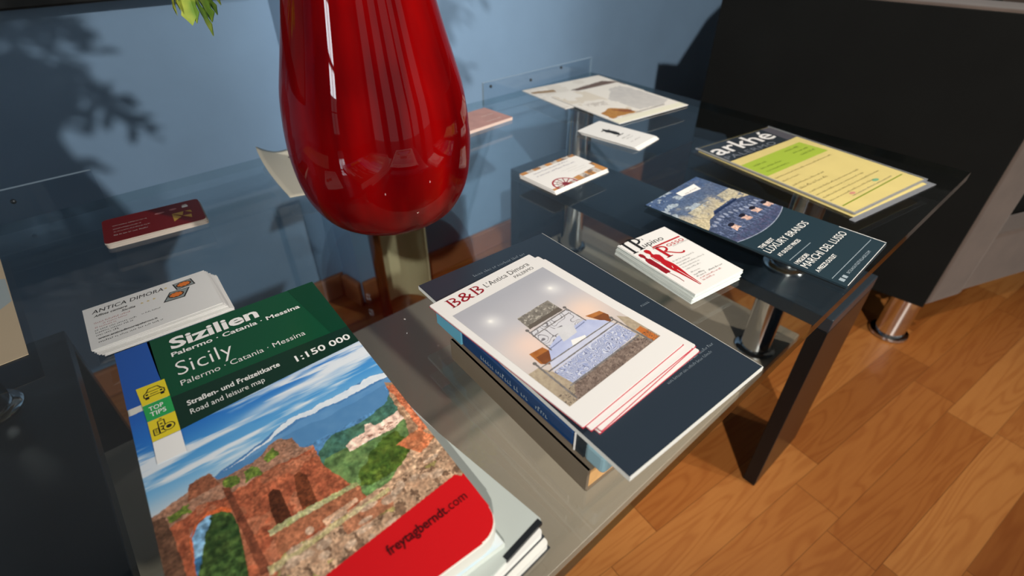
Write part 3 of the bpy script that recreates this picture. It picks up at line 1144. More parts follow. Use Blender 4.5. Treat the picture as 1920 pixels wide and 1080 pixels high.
P.fill((n2 > 0.55) & (P.X < 42) & (Yw > 145), (176, 190, 200), a=0.85)
P.fill((n1 > 0.52) & (Yw < 150) & (P.X > 15), (212, 200, 164), a=0.7)
bld = [(-3, 118), (6, 121), (18.7, 128.6), (31.9, 130.4), (36.6, 135.1), (76.6, 135.9), (78, 132.5), (99, 126.3), (99, 78), (-3, 78)]
bm_ = P.mask([(x, y - oy) for x, y in bld])
P.fill(bm_, (48, 60, 88), (92, 104, 134), n2)
P.fill(bm_ & (n3 > 0.62), (120, 134, 168), a=0.7)
P.fill(P.mask([(30, 130.6 - oy), (36, 134 - oy), (80, 134 - oy), (76, 131 - oy)]), (36, 50, 84))
for j in range(12):
    cx = 12 + j * 7.0
    P.fill(P.ell(cx, 120 - oy + 4 * math.sin(j * .5), 1.9, 2.6), (168, 178, 200), a=0.75)
    P.fill(P.seg((cx + 3.4, 116 - oy), (cx + 3.4, 96 - oy), 1.1), (118, 130, 164), a=0.8)
for cx, cy in ((24.7, 107), (48.8, 108.6), (70.3, 109), (90, 107)):
    P.fill(P.mask([(cx - 5, cy - oy - 5), (cx + 4, cy - oy - 5), (cx + 4, cy - oy + 1.5), (cx - 5, cy - oy + 1.5)], 2.4, 4, 4), (196, 150, 136), (236, 214, 200), n3)
    P.fill(P.ell(cx + 0.5, cy - oy + 3.4, 4.6, 2.4), (34, 32, 44))
P.fill((Yw < 98) & (n3 > 0.5), (92, 84, 110), (62, 74, 108), n2, a=0.8)
cy_ = 84.4 + 0.0011 * (P.X - 45) ** 2 * 3.0
clipm = (Yw > cy_ - 0.3)
P.fill((Yw > cy_ - 1) & (Yw < cy_ + 0.7), (150, 160, 180))
P.img = P.img * (0.80 + 0.40 * P.noise(1.6, seed=33, octv=2))[..., None]
P.build('arcade_photo', M_PHOTOG, lx, 0.3, oy, LT + G_SM, clip=clipm)
k = Ink()
k.poly([(44, 181), (42.5, 172.6), (72.5, 168.8), (77, 180)])
lb = k.build('white_label', M_WHITEINK, lx, LT + 2 * G_SM)
k = Ink()
k.marks(50, 172.5, 70, 2.0, 4)
k.build('label_print', M_INK, lb, LT + 3 * G_SM)
k = Ink()
R_ = -1.4
k.text('THE BEST', 5, 71.3, 24, 3.7, 0.012, 0, R_)
k.text('LUXURY BRANDS', 3.5, 63.2, 77, 6.6, -0.004, 0, R_)
k.text('AT OUTLET PRICES', 5, 54.8, 39, 3.5, 0.012, 0, R_)
k.text('I MIGLIORI', 3.5, 39.6, 22, 3.7, 0.012, 0, R_)
k.text('MARCHI DEL LUSSO', 3.5, 31.8, 83, 6.6, -0.004, 0, R_)
k.text('A PREZZI OUTLET', 4.5, 23.3, 37, 3.5, 0.012, 0, R_)
k.build('white_lettering', M_WHITEINK, lx, LT + G_SM)
k = Ink()
k.line(np.array([4.5, 47.2]), np.array([46, 46.6]), 0.5).line(np.array([3, 12.7]), np.array([90, 11.6]), 0.5)
k.text('SICILIAOUTLETVILLAGE.COM', 20, 5.6, 49, 2.3, 0.0, 0, -0.8)
k.rect(5, 4.5, 9.5, 8.6).rect(11.5, 4.7, 15.5, 8.4)
k.build('pale_lettering', M_DIMINK, lx, LT + G_SM)
k = Ink()
k.rect(93.9, 0.4, 94.7, 40)
k.rect(2, 0.25, 92, 0.7)
k.build('white_cut_edge', M_WHITEINK, lx, LT + G_SM)

# --- yellow flyers in plastic sleeves
M_YEL = mat('cream_yellow_flyer', (222, 206, 136), 0.4, noise=0.05, nscale=25)
M_SLEEVE = mat_glass('plastic_sleeve', (0.97, 0.97, 0.975), 1.3, 0.08)
low = empty('flyer', (0.6225, 0.1995, G0), math.radians(-9.4))
tag(low, 'lower pale yellow flyer in a plastic sleeve, sticking out under the other', 'flyer')
f1 = link_bm('flyer_sheet', box_bm(-0.0690, 0.0690, -0.0965, 0.0965, 0.0003, 0.0010), M_YEL, low)
link_bm('sleeve', box_bm(-0.0765, 0.0765, -0.1025, 0.1025, 0.0, 0.0013), M_SLEEVE, low)
upf = empty('flyer', (0.6268, 0.2035, G0 + 0.0016), math.radians(-8.4))
tag(upf, 'upper pale yellow flyer headed arkhé with a green box, in a plastic sleeve', 'flyer')
fs = link_bm('flyer_sheet', box_bm(-0.0690, 0.0690, -0.0965, 0.0965, 0.0003, 0.0012), M_YEL, upf)
sl = link_bm('sleeve', box_bm(-0.0715, 0.0715, -0.099, 0.0985, 0.0, 0.0022), M_SLEEVE, upf)


m_fr = bpy.data.materials.new('frosted_plastic_rim')
m_fr.use_nodes = True
nt = m_fr.node_tree
pb = nt.nodes['Principled BSDF']
pb.inputs['Base Color'].default_value = rgba((176, 182, 190))
pb.inputs['Roughness'].default_value = 0.3
tr = nt.nodes.new('ShaderNodeBsdfTransparent')
mx = nt.nodes.new('ShaderNodeMixShader')
mx.inputs[0].default_value = 0.36
nt.links.new(tr.outputs[0], mx.inputs[1])
nt.links.new(pb.outputs[0], mx.inputs[2])
nt.links.new(mx.outputs[0], nt.nodes['Material Output'].inputs[0])
link_bm('sleeve_rim', box_bm(-0.0764, 0.0764, -0.1024, -0.0968, 0.0002, 0.0011), m_fr, low)
link_bm('sleeve_rim', box_bm(0.0692, 0.0764, -0.0966, 0.1024, 0.0002, 0.0011), m_fr, low)
link_bm('sleeve_rim', box_bm(-0.0714, 0.0714, -0.0989, -0.0967, 0.0004, 0.0020), m_fr, upf)
link_bm('sleeve_rim', box_bm(0.0692, 0.0714, -0.0966, 0.098, 0.0004, 0.0020), m_fr, upf)
link_bm('sleeve_rim', box_bm(-0.0714, -0.0692, -0.0966, 0.098, 0.0004, 0.0020), m_fr, upf)


def shifted(k, dx=-69, dy=-96.5):
    k.v = [(x + dx, y + dy) for x, y in k.v]
    return k


fz = 0.0012
k = Ink()
k.poly([(0.4, 145.5), (118, 149.5), (121, 192.5), (0.4, 192.5)])
hd = shifted(k).build('dark_heading', mat('flyer_slate', (44, 52, 60), 0.35), upf, fz + G_SM)
k = Ink()
k.poly([(118, 149.5), (137.6, 151.5), (137.6, 192.5), (121, 192.5)])
shifted(k).build('grey_heading_end', mat('flyer_grey', (84, 84, 92), 0.4), upf, fz + G_SM)
k = Ink()
k.text('arkhé', 4, 163.5, 112, 24, 0.012, 0, 0.6)
shifted(k).build('white_title', M_WHITEINK, hd, fz + 2 * G_SM)
k = Ink()
k.text('PALERMO', 4, 150.2, 92, 8, 0.0, 0, 0, 1.1)
shifted(k).build('grey_subtitle', mat('slate_grey_ink', (120, 128, 138), 0.45), hd, fz + 2 * G_SM)
k = Ink()
k.poly([(2, 97), (128, 103.5), (123, 138.5), (2, 131.5)])
gb = shifted(k).build('green_box', mat('lime_ink', (168, 194, 70), 0.4), upf, fz + G_SM)
k = Ink()
k.marks(12, 121, 36, 3.6, 1, 0.04).marks(12, 112, 52, 3.2, 2, 0.04).marks(12, 104, 58, 3.2, 3, 0.04)
shifted(k).build('olive_address', mat('olive_ink', (94, 110, 44), 0.45), gb, fz + 2 * G_SM)
k = Ink()
k.marks(80, 128, 108, 3.4, 4, 0.04).marks(84, 120, 116, 3.0, 5, 0.04).marks(88, 112, 118, 3.2, 6, 0.04)
shifted(k).build('olive_print', mat('olive_ink', (94, 110, 44), 0.45), gb, fz + 2 * G_SM)
k = Ink()
for i, (y, x1, c) in enumerate(((88, 118, 2.6), (79, 36, 2.6), (67, 66, 2.4), (58.5, 58, 3.4), (48, 106, 2.6), (40.5, 100, 2.4), (33, 118, 2.4), (25.5, 92, 2.4))):
    k.marks(4, y, x1, c, i, 0.045)
shifted(k).build('brown_print', mat('olive_brown_ink', (112, 98, 62), 0.45), upf, fz + G_SM)
k = Ink()
k.line(np.array([4, 13.4]), np.array([131, 19.8]), 1.6)
shifted(k).build('green_rule', mat('moss_ink', (134, 150, 48), 0.45), upf, fz + G_SM)
k = Ink()
k.marks(34, 19.5, 118, 2.0, 31, 0.045)
shifted(k).build('dark_print', M_GREYINK, upf, fz + G_SM)
k = Ink()
k.disc(40, 24, 4.5, 2.2)
shifted(k).build('pink_spot', mat('pink_ink', (206, 146, 128), 0.45), upf, fz + G_SM)
k = Ink()
k.disc(92, 28, 5.5, 2.4)
shifted(k).build('teal_spot', mat('teal_ink', (120, 176, 140), 0.45), upf, fz + G_SM)

# --- two leaflets at the far right corner
m_pale = M_PHOTOM
lb_ = sheet('leaflet', 0.163, 0.110, 0.0008, (0.6535, 0.5705), -7.0, G0, M_WHITE)
tag(lb_, 'pale leaflet with a dark brown band, lying under its neighbour at the rear corner', 'leaflet')
P = Pic(162, 109, 2, (226, 222, 214))
n1, n2 = P.noise(30, 14, seed=4), P.noise(8, seed=6)
P.fill(n1 > 0.56, (200, 196, 188), (222, 216, 206), n2, a=0.8)
P.fill(P.mask([(64, 67), (143, 79), (162, 62), (162, 40), (87, 44)], 1.5, 3), (92, 76, 70), (120, 98, 86), n2)
P.fill(P.mask([(6, 94), (44, 84), (40, 72), (2, 84)], 1.5, 5), (150, 124, 92))
P.build('printed_face', m_pale, lb_, 0.5, 0.5, 0.0008 + G_SM)
la = sheet('leaflet', 0.1415, 0.148, 0.0010, (0.6500, 0.4965), -6.0, G0 + 0.0011, M_WHITE)
tag(la, 'pale leaflet with a brown figure and grey map, nearest of the rear corner pair', 'leaflet')
P = Pic(140, 147, 2.5, (228, 224, 216))
n1, n2, n3 = P.noise(40, seed=14), P.noise(9, seed=16), P.noise(3, seed=17)
P.fill(P.mask([(105, 128), (131, 131), (138, 36), (105, 21), (67, 27), (64, 88)], 5, 2, 12), (186, 184, 182), (206, 203, 198), n2)
P.fill((n1 > 0.55) & (P.X < 62), (208, 198, 180), a=0.7)
P.fill(P.mask([(16, 91), (52, 85), (46, 66), (14, 76)], 4, 5, 8) & (n3 > 0.45), (196, 190, 182))
P.fill(P.mask([(7, 45), (36, 55), (56, 35), (54, 22), (6, 19)], 4, 7, 10), (150, 98, 48), (196, 148, 72), n3)
P.fill(P.mask([(30, 50), (56, 35), (54, 24), (40, 28)], 3, 9, 8), (112, 62, 36), (160, 100, 54), n3)
P.fill(P.seg((54, 20), (113, 21), 2.2), (120, 114, 110))
P.fill((P.Y < 15), (228, 226, 206))
P.build('printed_face', m_pale, la, 0.5, 0.5, 0.0010 + G_SM)

# --- curled white sheet behind the vase
SW, SH = 0.105, 0.150
bm = bmesh.new()
NX, NY = 14, 18
ex = Vector((0.955, -0.297)); ey = Vector((0.06, 0.998))


def curl(u, v):
    p = Vector((0.1480, 0.5135)) + ex * u * 0.085 + ey * v * 0.138
    z = 0.0006 + 0.013 * max(0, (1 - u * 2.2)) ** 2 * v ** 2 + 0.010 * max(0, v - 0.55) ** 2 * 4 * max(0, u - 0.3)
    p += Vector((0.006, -0.010)) * max(0, 1 - 2.2 * u) * v ** 3
    return Vector((p.x, p.y, G0 + z))


gr = [[(curl(i / NX, j / NY)) for i in range(NX + 1)] for j in range(NY + 1)]
vt = [[bm.verts.new(p + Vector((0, 0, 0.0003))) for p in r] for r in gr]
vb = [[bm.verts.new(p) for p in r] for r in gr]
for j in range(NY):
    for i in range(NX):
        bm.faces.new((vt[j][i], vt[j][i + 1], vt[j + 1][i + 1], vt[j + 1][i]))
        bm.faces.new((vb[j][i], vb[j + 1][i], vb[j + 1][i + 1], vb[j][i + 1]))
for j in range(NY):
    bm.faces.new((vt[j][0], vt[j + 1][0], vb[j + 1][0], vb[j][0]))
    bm.faces.new((vt[j][NX], vb[j][NX], vb[j + 1][NX], vt[j + 1][NX]))
for i in range(NX):
    bm.faces.new((vt[0][i], vb[0][i], vb[0][i + 1], vt[0][i + 1]))
    bm.faces.new((vt[NY][i], vt[NY][i + 1], vb[NY][i + 1], vb[NY][i]))
cs = link_bm('paper_sheet', bm, mat('cream_paper', (216, 210, 192), 0.6), smooth=True)
tag(cs, 'curled cream paper sheet lying half behind the red vase', 'paper')


def on_sheet(name, quads, m):
    v, f = [], []
    for (u0, v0, u1, v1) in quads:
        b0 = len(v)
        for a in range(7):
            for u, vv in ((u0 + (u1 - u0) * a / 6, v0), (u0 + (u1 - u0) * a / 6, v1)):
                p = curl(u, vv)
                v.append((p.x, p.y, p.z + 0.0005))
        for a in range(6):
            f.append((b0 + 2 * a, b0 + 2 * a + 2, b0 + 2 * a + 3, b0 + 2 * a + 1))
    link_mesh(name, v, f, m, cs)


on_sheet('black_heading', [(0.40, 0.80, 0.52, 0.83), (0.50, 0.82, 0.66, 0.865), (0.68, 0.83, 0.98, 0.855)], M_INK)
on_sheet('grey_paragraphs', [(0.36, 0.60, 0.98, 0.68), (0.36, 0.45, 0.98, 0.54), (0.40, 0.32, 0.98, 0.38)], mat('faint_grey_ink', (186, 181, 166), 0.6))

# --- pink brochure behind the vase
pk = sheet('brochure', 0.096, 0.058, 0.0040, (0.4270, 0.5680), 3.5, G0, mat('brochure_pages', (214, 190, 180), 0.6))
tag(pk, 'dusty pink brochure lying just behind the red vase at its right', 'brochure')
k = Ink()
k.rect(0, 0, 96, 58)
cv = k.build('pink_cover', mat('dusty_pink', (184, 138, 128), 0.5, noise=0.12, nscale=60), pk, 0.004 + G_SM)
k = Ink()
k.marks(66, 30, 88, 2.2, 3).marks(58, 10, 84, 2.4, 4)
k.build('white_print', M_WHITEINK, pk, 0.004 + 2 * G_SM)

# --- beige leaflet at the left border
bg = sheet('leaflet', 0.105, 0.205, 0.0006, (-0.1335, 0.5055), 2.4, G0, mat('beige_paper', (206, 186, 156), 0.55))
tag(bg, 'beige leaflet with a pale blue patch at the left border of the view', 'leaflet')
k = Ink()
k.poly([(60, 150), (104.6, 120), (104.6, 80), (84, 60), (60, 90)])
k.build('pale_blue_patch', mat('pale_blue_ink', (172, 184, 186), 0.55), bg, 0.0006 + G_SM)

# ------------------------------------------------------------------ pile of books with the bedroom brochures
tn = mat('tan_pages', (196, 152, 98), 0.7, noise=0.12, nscale=90)
B1 = empty('book', (0.1298, 0.0895, G0), math.radians(-2.6))
tag(B1, 'taupe-backed book with tan pages, lowest of the book pile', 'book')
link_bm('page_block', box_bm(0.0015, 0.100, 0.001, 0.123, 0.0012, 0.0158), tn, B1)
bm = box_bm(0, 0.102, 0.0, 0.125, 0.0, 0.0011)
box_bm(0, 0.102, 0.0005, 0.125, 0.0159, 0.0170, bm)
box_bm(-0.0005, 0.0014, 0.0006, 0.125, 0.0, 0.0170, bm)
link_bm('cover', bm, mat('taupe_cover', (112, 101, 86), 0.45), B1)

B2 = empty('book', (0.1326, 0.0835, G0 + 0.0172), math.radians(-2.0))
tag(B2, 'blue-spined book in the middle of the book pile, pale blue at its end', 'book')
link_bm('page_block', box_bm(0.0015, 0.100, 0.0012, 0.148, 0.0008, 0.0128), mat('white_pages', (222, 222, 214), 0.7), B2)
M_BLUEC = mat('blue_cover', (22, 60, 106), 0.25, coat=0.3)
bm = box_bm(0.0003, 0.102, 0.0205, 0.122, 0.0, 0.0136)
cvb = bevel(link_bm('cover', bm, M_BLUEC, B2), 0.0025, 3)
bevel(link_bm('cover_end', box_bm(0, 0.102, 0.0, 0.0135, -0.0001, 0.0137), mat('pale_blue_cover', (136, 170, 182), 0.3), B2), 0.0025, 3)
link_bm('cover_band', box_bm(0.0004, 0.102, 0.0135, 0.0204, 0.0002, 0.0134), mat('dark_band', (34, 44, 52), 0.3), B2)
link_bm('white_rule', box_bm(-0.0001, 0.102, 0.0196, 0.0205, 0.0001, 0.01365), M_WHITEINK, B2)
link_bm('cover_top', box_bm(0.0003, 0.102, 0.122, 0.150, 0.0001, 0.0135), mat('aqua_cover', (96, 168, 196), 0.3), B2)
k = Ink()
k.marks(0, 0, 42, 3.6, 5).marks(50, 0, 62, 3.6, 6)
sv = [(-0.0002, 0.100 - a * 0.001, 0.0050 + b_ * 0.001) for a, b_ in k.v]
link_mesh('spine_lettering', sv, k.f, M_DIMINK, B2)

NV = sheet('booklet', 0.1125, 0.1885, 0.0030, (0.1922, 0.1600), -2.6, G0 + 0.0312, mat('white_booklet_pages', (214, 216, 212), 0.6))
tag(NV, 'dark navy booklet lying under the bedroom brochures, topmost book of its pile', 'booklet')
k = Ink()
k.rect(0, 0.5, 112.1, 188.4)
k.build('navy_cover', mat('navy_cover', (40, 50, 61), 0.3), NV, 0.0030 + G_SM)
k = Ink()
k.marks(56, 28.5, 106, 1.9, 2).marks(60, 25.0, 100, 1.7, 3)
k.build('pale_imprint', mat('slate_print', (120, 132, 142), 0.4), NV, 0.0030 + 2 * G_SM)
k = Ink()
k.marks(101, 78, 108, 2.4, 5)
k.build('pale_mark', mat('slate_print', (120, 132, 142), 0.4), NV, 0.0030 + 2 * G_SM)
k = Ink()
k.marks(36, 173, 82, 2.6, 4)
k.build('pale_heading', mat('slate_print', (120, 132, 142), 0.4), NV, 0.0030 + 2 * G_SM)

# bedroom brochures
BW, BH, BT_ = 0.0880, 0.1285, 0.0008
bz = G0 + 0.0345
bc = (0.1760, 0.1649)
offs = [(0.0074, -0.0068, 0.2), (0.0058, -0.0052, 2.4), (0.0036, -0.0040, 0.4), (0, 0, 1.3)]
M_PINKB = mat('crimson_back', (170, 40, 60), 0.4)
names = ['white bedroom brochure with a crimson edge, lowest of the four', 'white bedroom brochure with a crimson edge, second from the bottom of four', 'white bedroom brochure with a crimson edge, just beneath the topmost', 'white B&B brochure showing an iron bed, topmost of the brochures']
tops = []
for i, (dx, dy, an) in enumerate(offs):
    o = sheet('brochure', BW, BH, BT_, (bc[0] + dx, bc[1] + dy), an, bz + i * 0.0013, M_WHITEG, 0.001)
    tag(o, names[i], 'brochure', 'bedroom brochures')
    link_bm('back_page', box_bm(-0.0002, BW + 0.0002, -0.0004, BH, -0.00035, -0.00005), M_PINKB, o)
    tops.append(o)
for o in tops[:3]:
    k = Ink()
    k.poly([(5.4, 111.6), (3.9, 12.6), (82.5, 13.0), (84.0, 109.3)])
    k.build('grey_photo', mat('grey_photo_tone', (172, 170, 174), 0.3), o, BT_ + G_SM)
bt = tops[3]
P = Pic(79, 97.5, 6, (190, 190, 195))
ox, oy = 4.6, 12.8


def T(pts): return [(x - ox, y - oy) for x, y in pts]


n1, n2, n3, n4 = P.noise(20, seed=1), P.noise(5, seed=2), P.noise(1.6, seed=3), P.noise(1.1, 3.0, seed=6)
P.ramp(P.X > -1, [(30, (200, 190, 184)), (62, (202, 196, 196)), (80, (186, 186, 192)), (105, (168, 170, 178))], P.Y + oy + (n1 - .5) * 6)
P.glow(22 - ox, 58 - oy, 13, (236, 206, 190), 0.8)
P.glow(69 - ox, 58 - oy, 13, (238, 208, 188), 0.8)
P.glow(19.2 - ox, 89.6 - oy, 6, (226, 226, 226), 0.75)
P.glow(70.2 - ox, 88.3 - oy, 6, (226, 226, 226), 0.75)
P.glow(18.5 - ox, 90.5 - oy, 1.6, (246, 246, 242), 0.9)
P.glow(69.6 - ox, 89.5 - oy, 1.6, (246, 246, 242), 0.9)
pm = P.mask(T([(32.0, 81.3), (59.1, 81.6), (59.0, 68.2), (30.9, 68.9)]))
P.fill(pm, (88, 84, 78), (160, 154, 144), n4)
P.fill(pm & (n3 > 0.6), (196, 190, 178), a=0.7)
P.fill(P.mask(T([(32.0, 72.0), (59, 72), (59.0, 68.2), (30.9, 68.9)])), (98, 90, 82))
fl_ = P.mask(T([(3.9, 43), (12.4, 42.9), (16, 35), (18, 21.7), (72, 21.4), (76, 30), (79.2, 42), (84, 36), (84, 12), (3.9, 12)]))
P.fill(fl_, (150, 136, 118), (188, 174, 150), n3)
P.fill(P.mask(T([(18, 21.7), (72.2, 21.4), (79, 13), (8.7, 12)])), (92, 78, 72), (176, 158, 144), n3)
P.fill(P.mask(T([(15.7, 54.0), (25.4, 53.0), (27, 45.8), (22, 37.2), (15.1, 44.1)])), (150, 88, 44), (192, 128, 66), n2)
P.fill(P.mask(T([(17, 49.5), (26, 49), (27, 45.8), (22, 37.2), (16.1, 43)])), (112, 66, 40), (140, 86, 52), n2)
P.fill(P.mask(T([(64.7, 54.8), (75.2, 52.2), (76.5, 46.2), (72.8, 40.4), (68.7, 45.4)])), (150, 90, 48), (196, 132, 72), n2)
P.fill(P.mask(T([(67, 50.5), (75.8, 49), (76.5, 46.2), (72.8, 40.4), (68.7, 45.4)])), (112, 66, 40), (140, 86, 52), n2)
P.fill(P.mask(T([(77.6, 26.0), (82.2, 26.2), (82.6, 13.0), (76.6, 13.2)])), (176, 100, 48), (200, 122, 62), n2)
hm = P.mask(T([(29.2, 67.2), (61.7, 66.9), (61.1, 51.3), (27.5, 50.1)]))
P.fill(hm, (206, 206, 212))
sw = P.noise(9, seed=61, octv=2)
P.fill(hm & (np.abs((sw * 9) % 1 - 0.5) < 0.10), (96, 94, 100), a=0.8)
P.fill(P.mask(T([(27.5, 50.1), (38, 53.5), (62.1, 53.0), (70.6, 44), (73.4, 35.4), (16.6, 35.4)])), (168, 178, 214), (196, 204, 232), n2)
P.fill(P.mask(T([(20, 42), (70, 42), (73.4, 35.4), (16.6, 35.4)])), (186, 192, 216), (206, 210, 228), n2)
P.fill(P.seg((27 - ox, 49 - oy), (60 - ox, 51.5 - oy), 0.7), (104, 112, 150), a=0.8)
P.fill(P.mask(T([(42.5, 59.4), (54.0, 55.5), (49.9, 48.2), (37.8, 47.8)])), (196, 198, 202), (218, 218, 222), n2)
P.fill(P.mask(T([(42.0, 46.0), (51.6, 43.4), (50.0, 40.7), (39.4, 42.2)])), (236, 236, 234))
ft_ = P.mask(T([(16.1, 34.9), (73.6, 36.3), (74.7, 23.2), (18.0, 21.7)]))
P.fill(ft_, (134, 146, 186), (182, 190, 218), n3)
sw = P.noise(7, seed=62, octv=3)
P.fill(ft_ & (np.abs((sw * 11) % 1 - 0.5) < 0.14), (214, 218, 230), a=0.85)
P.fill(ft_ & (np.abs((sw * 11 + 0.25) % 1 - 0.5) < 0.08), (84, 88, 116), a=0.75)
fw = P.noise(5, 3.5, seed=63, octv=3)
P.fill(fl_ & (P.Y + oy < 21.5) & (np.abs((fw * 9) % 1 - 0.5) < 0.14), (74, 62, 58), a=0.7)
dk = (86, 82, 82)
for p_, q_, w_ in (((28.7, 66.6), (61.3, 67.3), 0.9), ((28.0, 63.0), (59.9, 63.8), 0.7), ((13.6, 45.0), (74.9, 40.9), 0.0), ((14.5, 37.0), (74.6, 37.7), 0.9), ((13.5, 41.9), (74.8, 41.0), 0.8), ((15.7, 22.1), (74.2, 21.8), 1.2), ((12.9, 46.1), (11.6, 14.5), 1.3), ((75.2, 42.6), (76.4, 13.3), 1.3), ((29, 69), (27.6, 48), 0.9), ((61.6, 69), (62, 52), 0.9)):
    if w_: P.fill(P.seg((p_[0] - ox, p_[1] - oy), (q_[0] - ox, q_[1] - oy), w_), dk, (150, 146, 144), n4)
for cx, cyy in ((12.9, 46.5), (75.2, 43), (29, 69.2), (61.6, 69.2)):
    P.fill(P.ell(cx - ox, cyy - oy, 1.2, 1.2), (110, 106, 104))
P.build('bedroom_photo', M_PHOTO, bt, ox, oy, BT_ + G_SM)
k = Ink()


def serif_B(k, x, y, w, h):
    k.rect(x + w * 0.12, y, x + w * 0.30, y + h)
    k.rect(x, y, x + w * 0.55, y + h * 0.055).rect(x, y + h * 0.945, x + w * 0.52, y + h)
    k.ring(x + w * 0.48, y + h * 0.745, w * 0.42, w * 0.15, h * 0.255, n=16, a0=-92, a1=92)
    k.ring(x + w * 0.52, y + h * 0.265, w * 0.48, w * 0.17, h * 0.265, n=16, a0=-92, a1=92)
    k.rect(x + w * 0.28, y + h * 0.50, x + w * 0.52, y + h * 0.545)


serif_B(k, 9.3, 116.0, 7.8, 9.2)
k.text('&', 17.9, 116.0, 9.6, 9.2, 0.0)
serif_B(k, 28.6, 116.0, 7.8, 9.2)
k.build('red_lettering', M_WINE, bt, BT_ + G_SM)
k = Ink()
k.text("L'Antica Dimora", 39.3, 118.3, 39.5, 4.7, -0.006)
k.text('PALERMO', 60.8, 113.2, 17.4, 2.9, -0.006)
k.build('black_lettering', M_INK, bt, BT_ + G_SM)

# ------------------------------------------------------------------ pile under the road map
pile = [
    ('booklet', 0.118, 0.200, 0.0050, (0.0313, 0.1788), 2.5, 0.0, (222, 222, 216), 'white booklet with thick pages, lowest in the pile under the road map'),
    ('booklet', 0.117, 0.200, 0.0045, (0.0303, 0.1818), 3.2, 0.0051, (226, 226, 222), 'white booklet, second from the bottom of the road map pile'),
]
for nm, w, h, t, c, a, z, cl, lab in pile:
    o = sheet(nm, w, h, t, c, a, G0 + z, mat('booklet_paper_%d' % cl[0], cl, 0.6), 0.002)
    tag(o, lab, 'booklet')
    link_bm('dark_back', box_bm(0.001, w + 0.0004, -0.0006, h - 0.002, 0.0001, 0.0008), mat('dark_cover_back', (46, 50, 54), 0.4), o)
fd = sheet('folder', 0.105, 0.215, 0.0022, (0.0332, 0.1899), 6.2, G0 + 0.0097, mat('pale_grey_plastic', (176, 184, 180), 0.3), 0.002)
tag(fd, 'pale grey plastic folder showing at the right under the road map', 'folder')
link_bm('black_binding', box_bm(0.080, 0.1040, -0.0006, 0.0022, 0.0002, 0.0024), mat('black_binding', (28, 32, 36), 0.4), fd)
lm = sheet('folded_map', 0.1225, 0.229, 0.0028, (0.0215, 0.2090), -3.6, G0 + 0.0120, mat('map_pages', (206, 214, 208), 0.6))
tag(lm, 'folded map with a green landscape edge directly under the road map', 'map')
P = Pic(122, 228, 1.2, (120, 150, 110))
n1, n2 = P.noise(16, seed=3), P.noise(5, seed=4)
P.fill(n1 > 0.5, (92, 126, 78), (150, 176, 130), n2)
P.fill(P.Y > 150, (150, 186, 204), (196, 212, 214), n1)
P.fill((P.Y < 40) & (P.X > 60), (222, 226, 226), (170, 208, 230), n1)
P.build('cover_print', M_PHOTO, lm, 0.2, 0.4, 0.0028 + G_SM)

# ------------------------------------------------------------------ the road map
MW, MH, MT = 122.0, 231.0, 0.0098
MZ = G0 + 0.0151
mo = sheet('road_map', MW * mm, MH * mm, MT, (0.0236, 0.2110), -3.6, MZ, mat('road_map_pages', (214, 214, 206), 0.6), (0.001, 0.012, 0.001, 0.001))
tag(mo, 'folded road map of Sicily with green title band and ruin photo', 'map')
bevel(mo, 0.0012, 2)
P = Pic(MW, 176, 3.6, (110, 165, 215))
X, Y = P.X, P.Y
n1, n2, n3, n4 = P.noise(40, 9, seed=2, octv=5), P.noise(10, seed=5, octv=4), P.noise(3.0, seed=8, octv=4), P.noise(1.4, seed=9, octv=2)
ns = P.noise(50, 6, seed=21, octv=5)
P.ramp(X > -1, [(98, (196, 208, 216)), (112, (120, 178, 220)), (126, (74, 150, 212)), (148, (40, 112, 196)), (176, (36, 90, 178))], Y + (n1 - 0.5) * 6)
# clouds as long streaks that climb to the right
sl_ = Y - 0.10 * X
cl = np.clip((ns - 0.50) * 6, 0, 1)
band = np.exp(-((sl_ - 131) / 9) ** 2) + 0.75 * np.exp(-((sl_ - 112) / 8) ** 2) + 0.4 * np.exp(-((sl_ - 146) / 6) ** 2)
kk = np.clip(cl * band * 1.5, 0, 0.95)[..., None]
P.img = P.img * (1 - kk) + np.array((226, 232, 238.0)) * kk
kk = np.clip(np.exp(-((sl_ - 127 - (n1 - .5) * 8) / 4.0) ** 2) * np.clip((X - 30) / 40, 0, 1) * 0.9, 0, 0.85)[..., None]
P.img = P.img * (1 - kk) + np.array((222, 230, 238.0)) * kk
# the snow mountain
P.fill(P.mask([(20, 100), (30, 106), (40, 108), (52, 111.5), (60, 115), (66, 117), (80, 116), (90, 117), (102, 118), (114, 119), (126, 117), (126, 60), (40, 60)], 0.5, 3), (90, 140, 190), (66, 118, 172), n2)
P.fill(P.mask([(30, 105), (40, 106.8), (52, 110.2), (66, 116.8), (88, 116.8), (102, 117.8), (114, 119), (126, 117), (126, 113.5), (112, 113.2), (90, 112.5), (70, 114), (56, 110), (46, 107)], 1.6, 11, 5), (232, 238, 242), (206, 220, 234), n3)
P.fill(P.mask([(40, 106), (70, 112.5), (92, 111.5), (126, 112.5), (126, 60), (40, 60)], 1.2, 13, 6), (76, 132, 186), (112, 158, 200), n2)
P.fill(P.mask([(28, 104), (66, 108), (82, 106), (126, 109), (126, 60), (30, 60)], 1.0, 14, 8), (70, 122, 172), (92, 140, 184), n2, a=0.8)
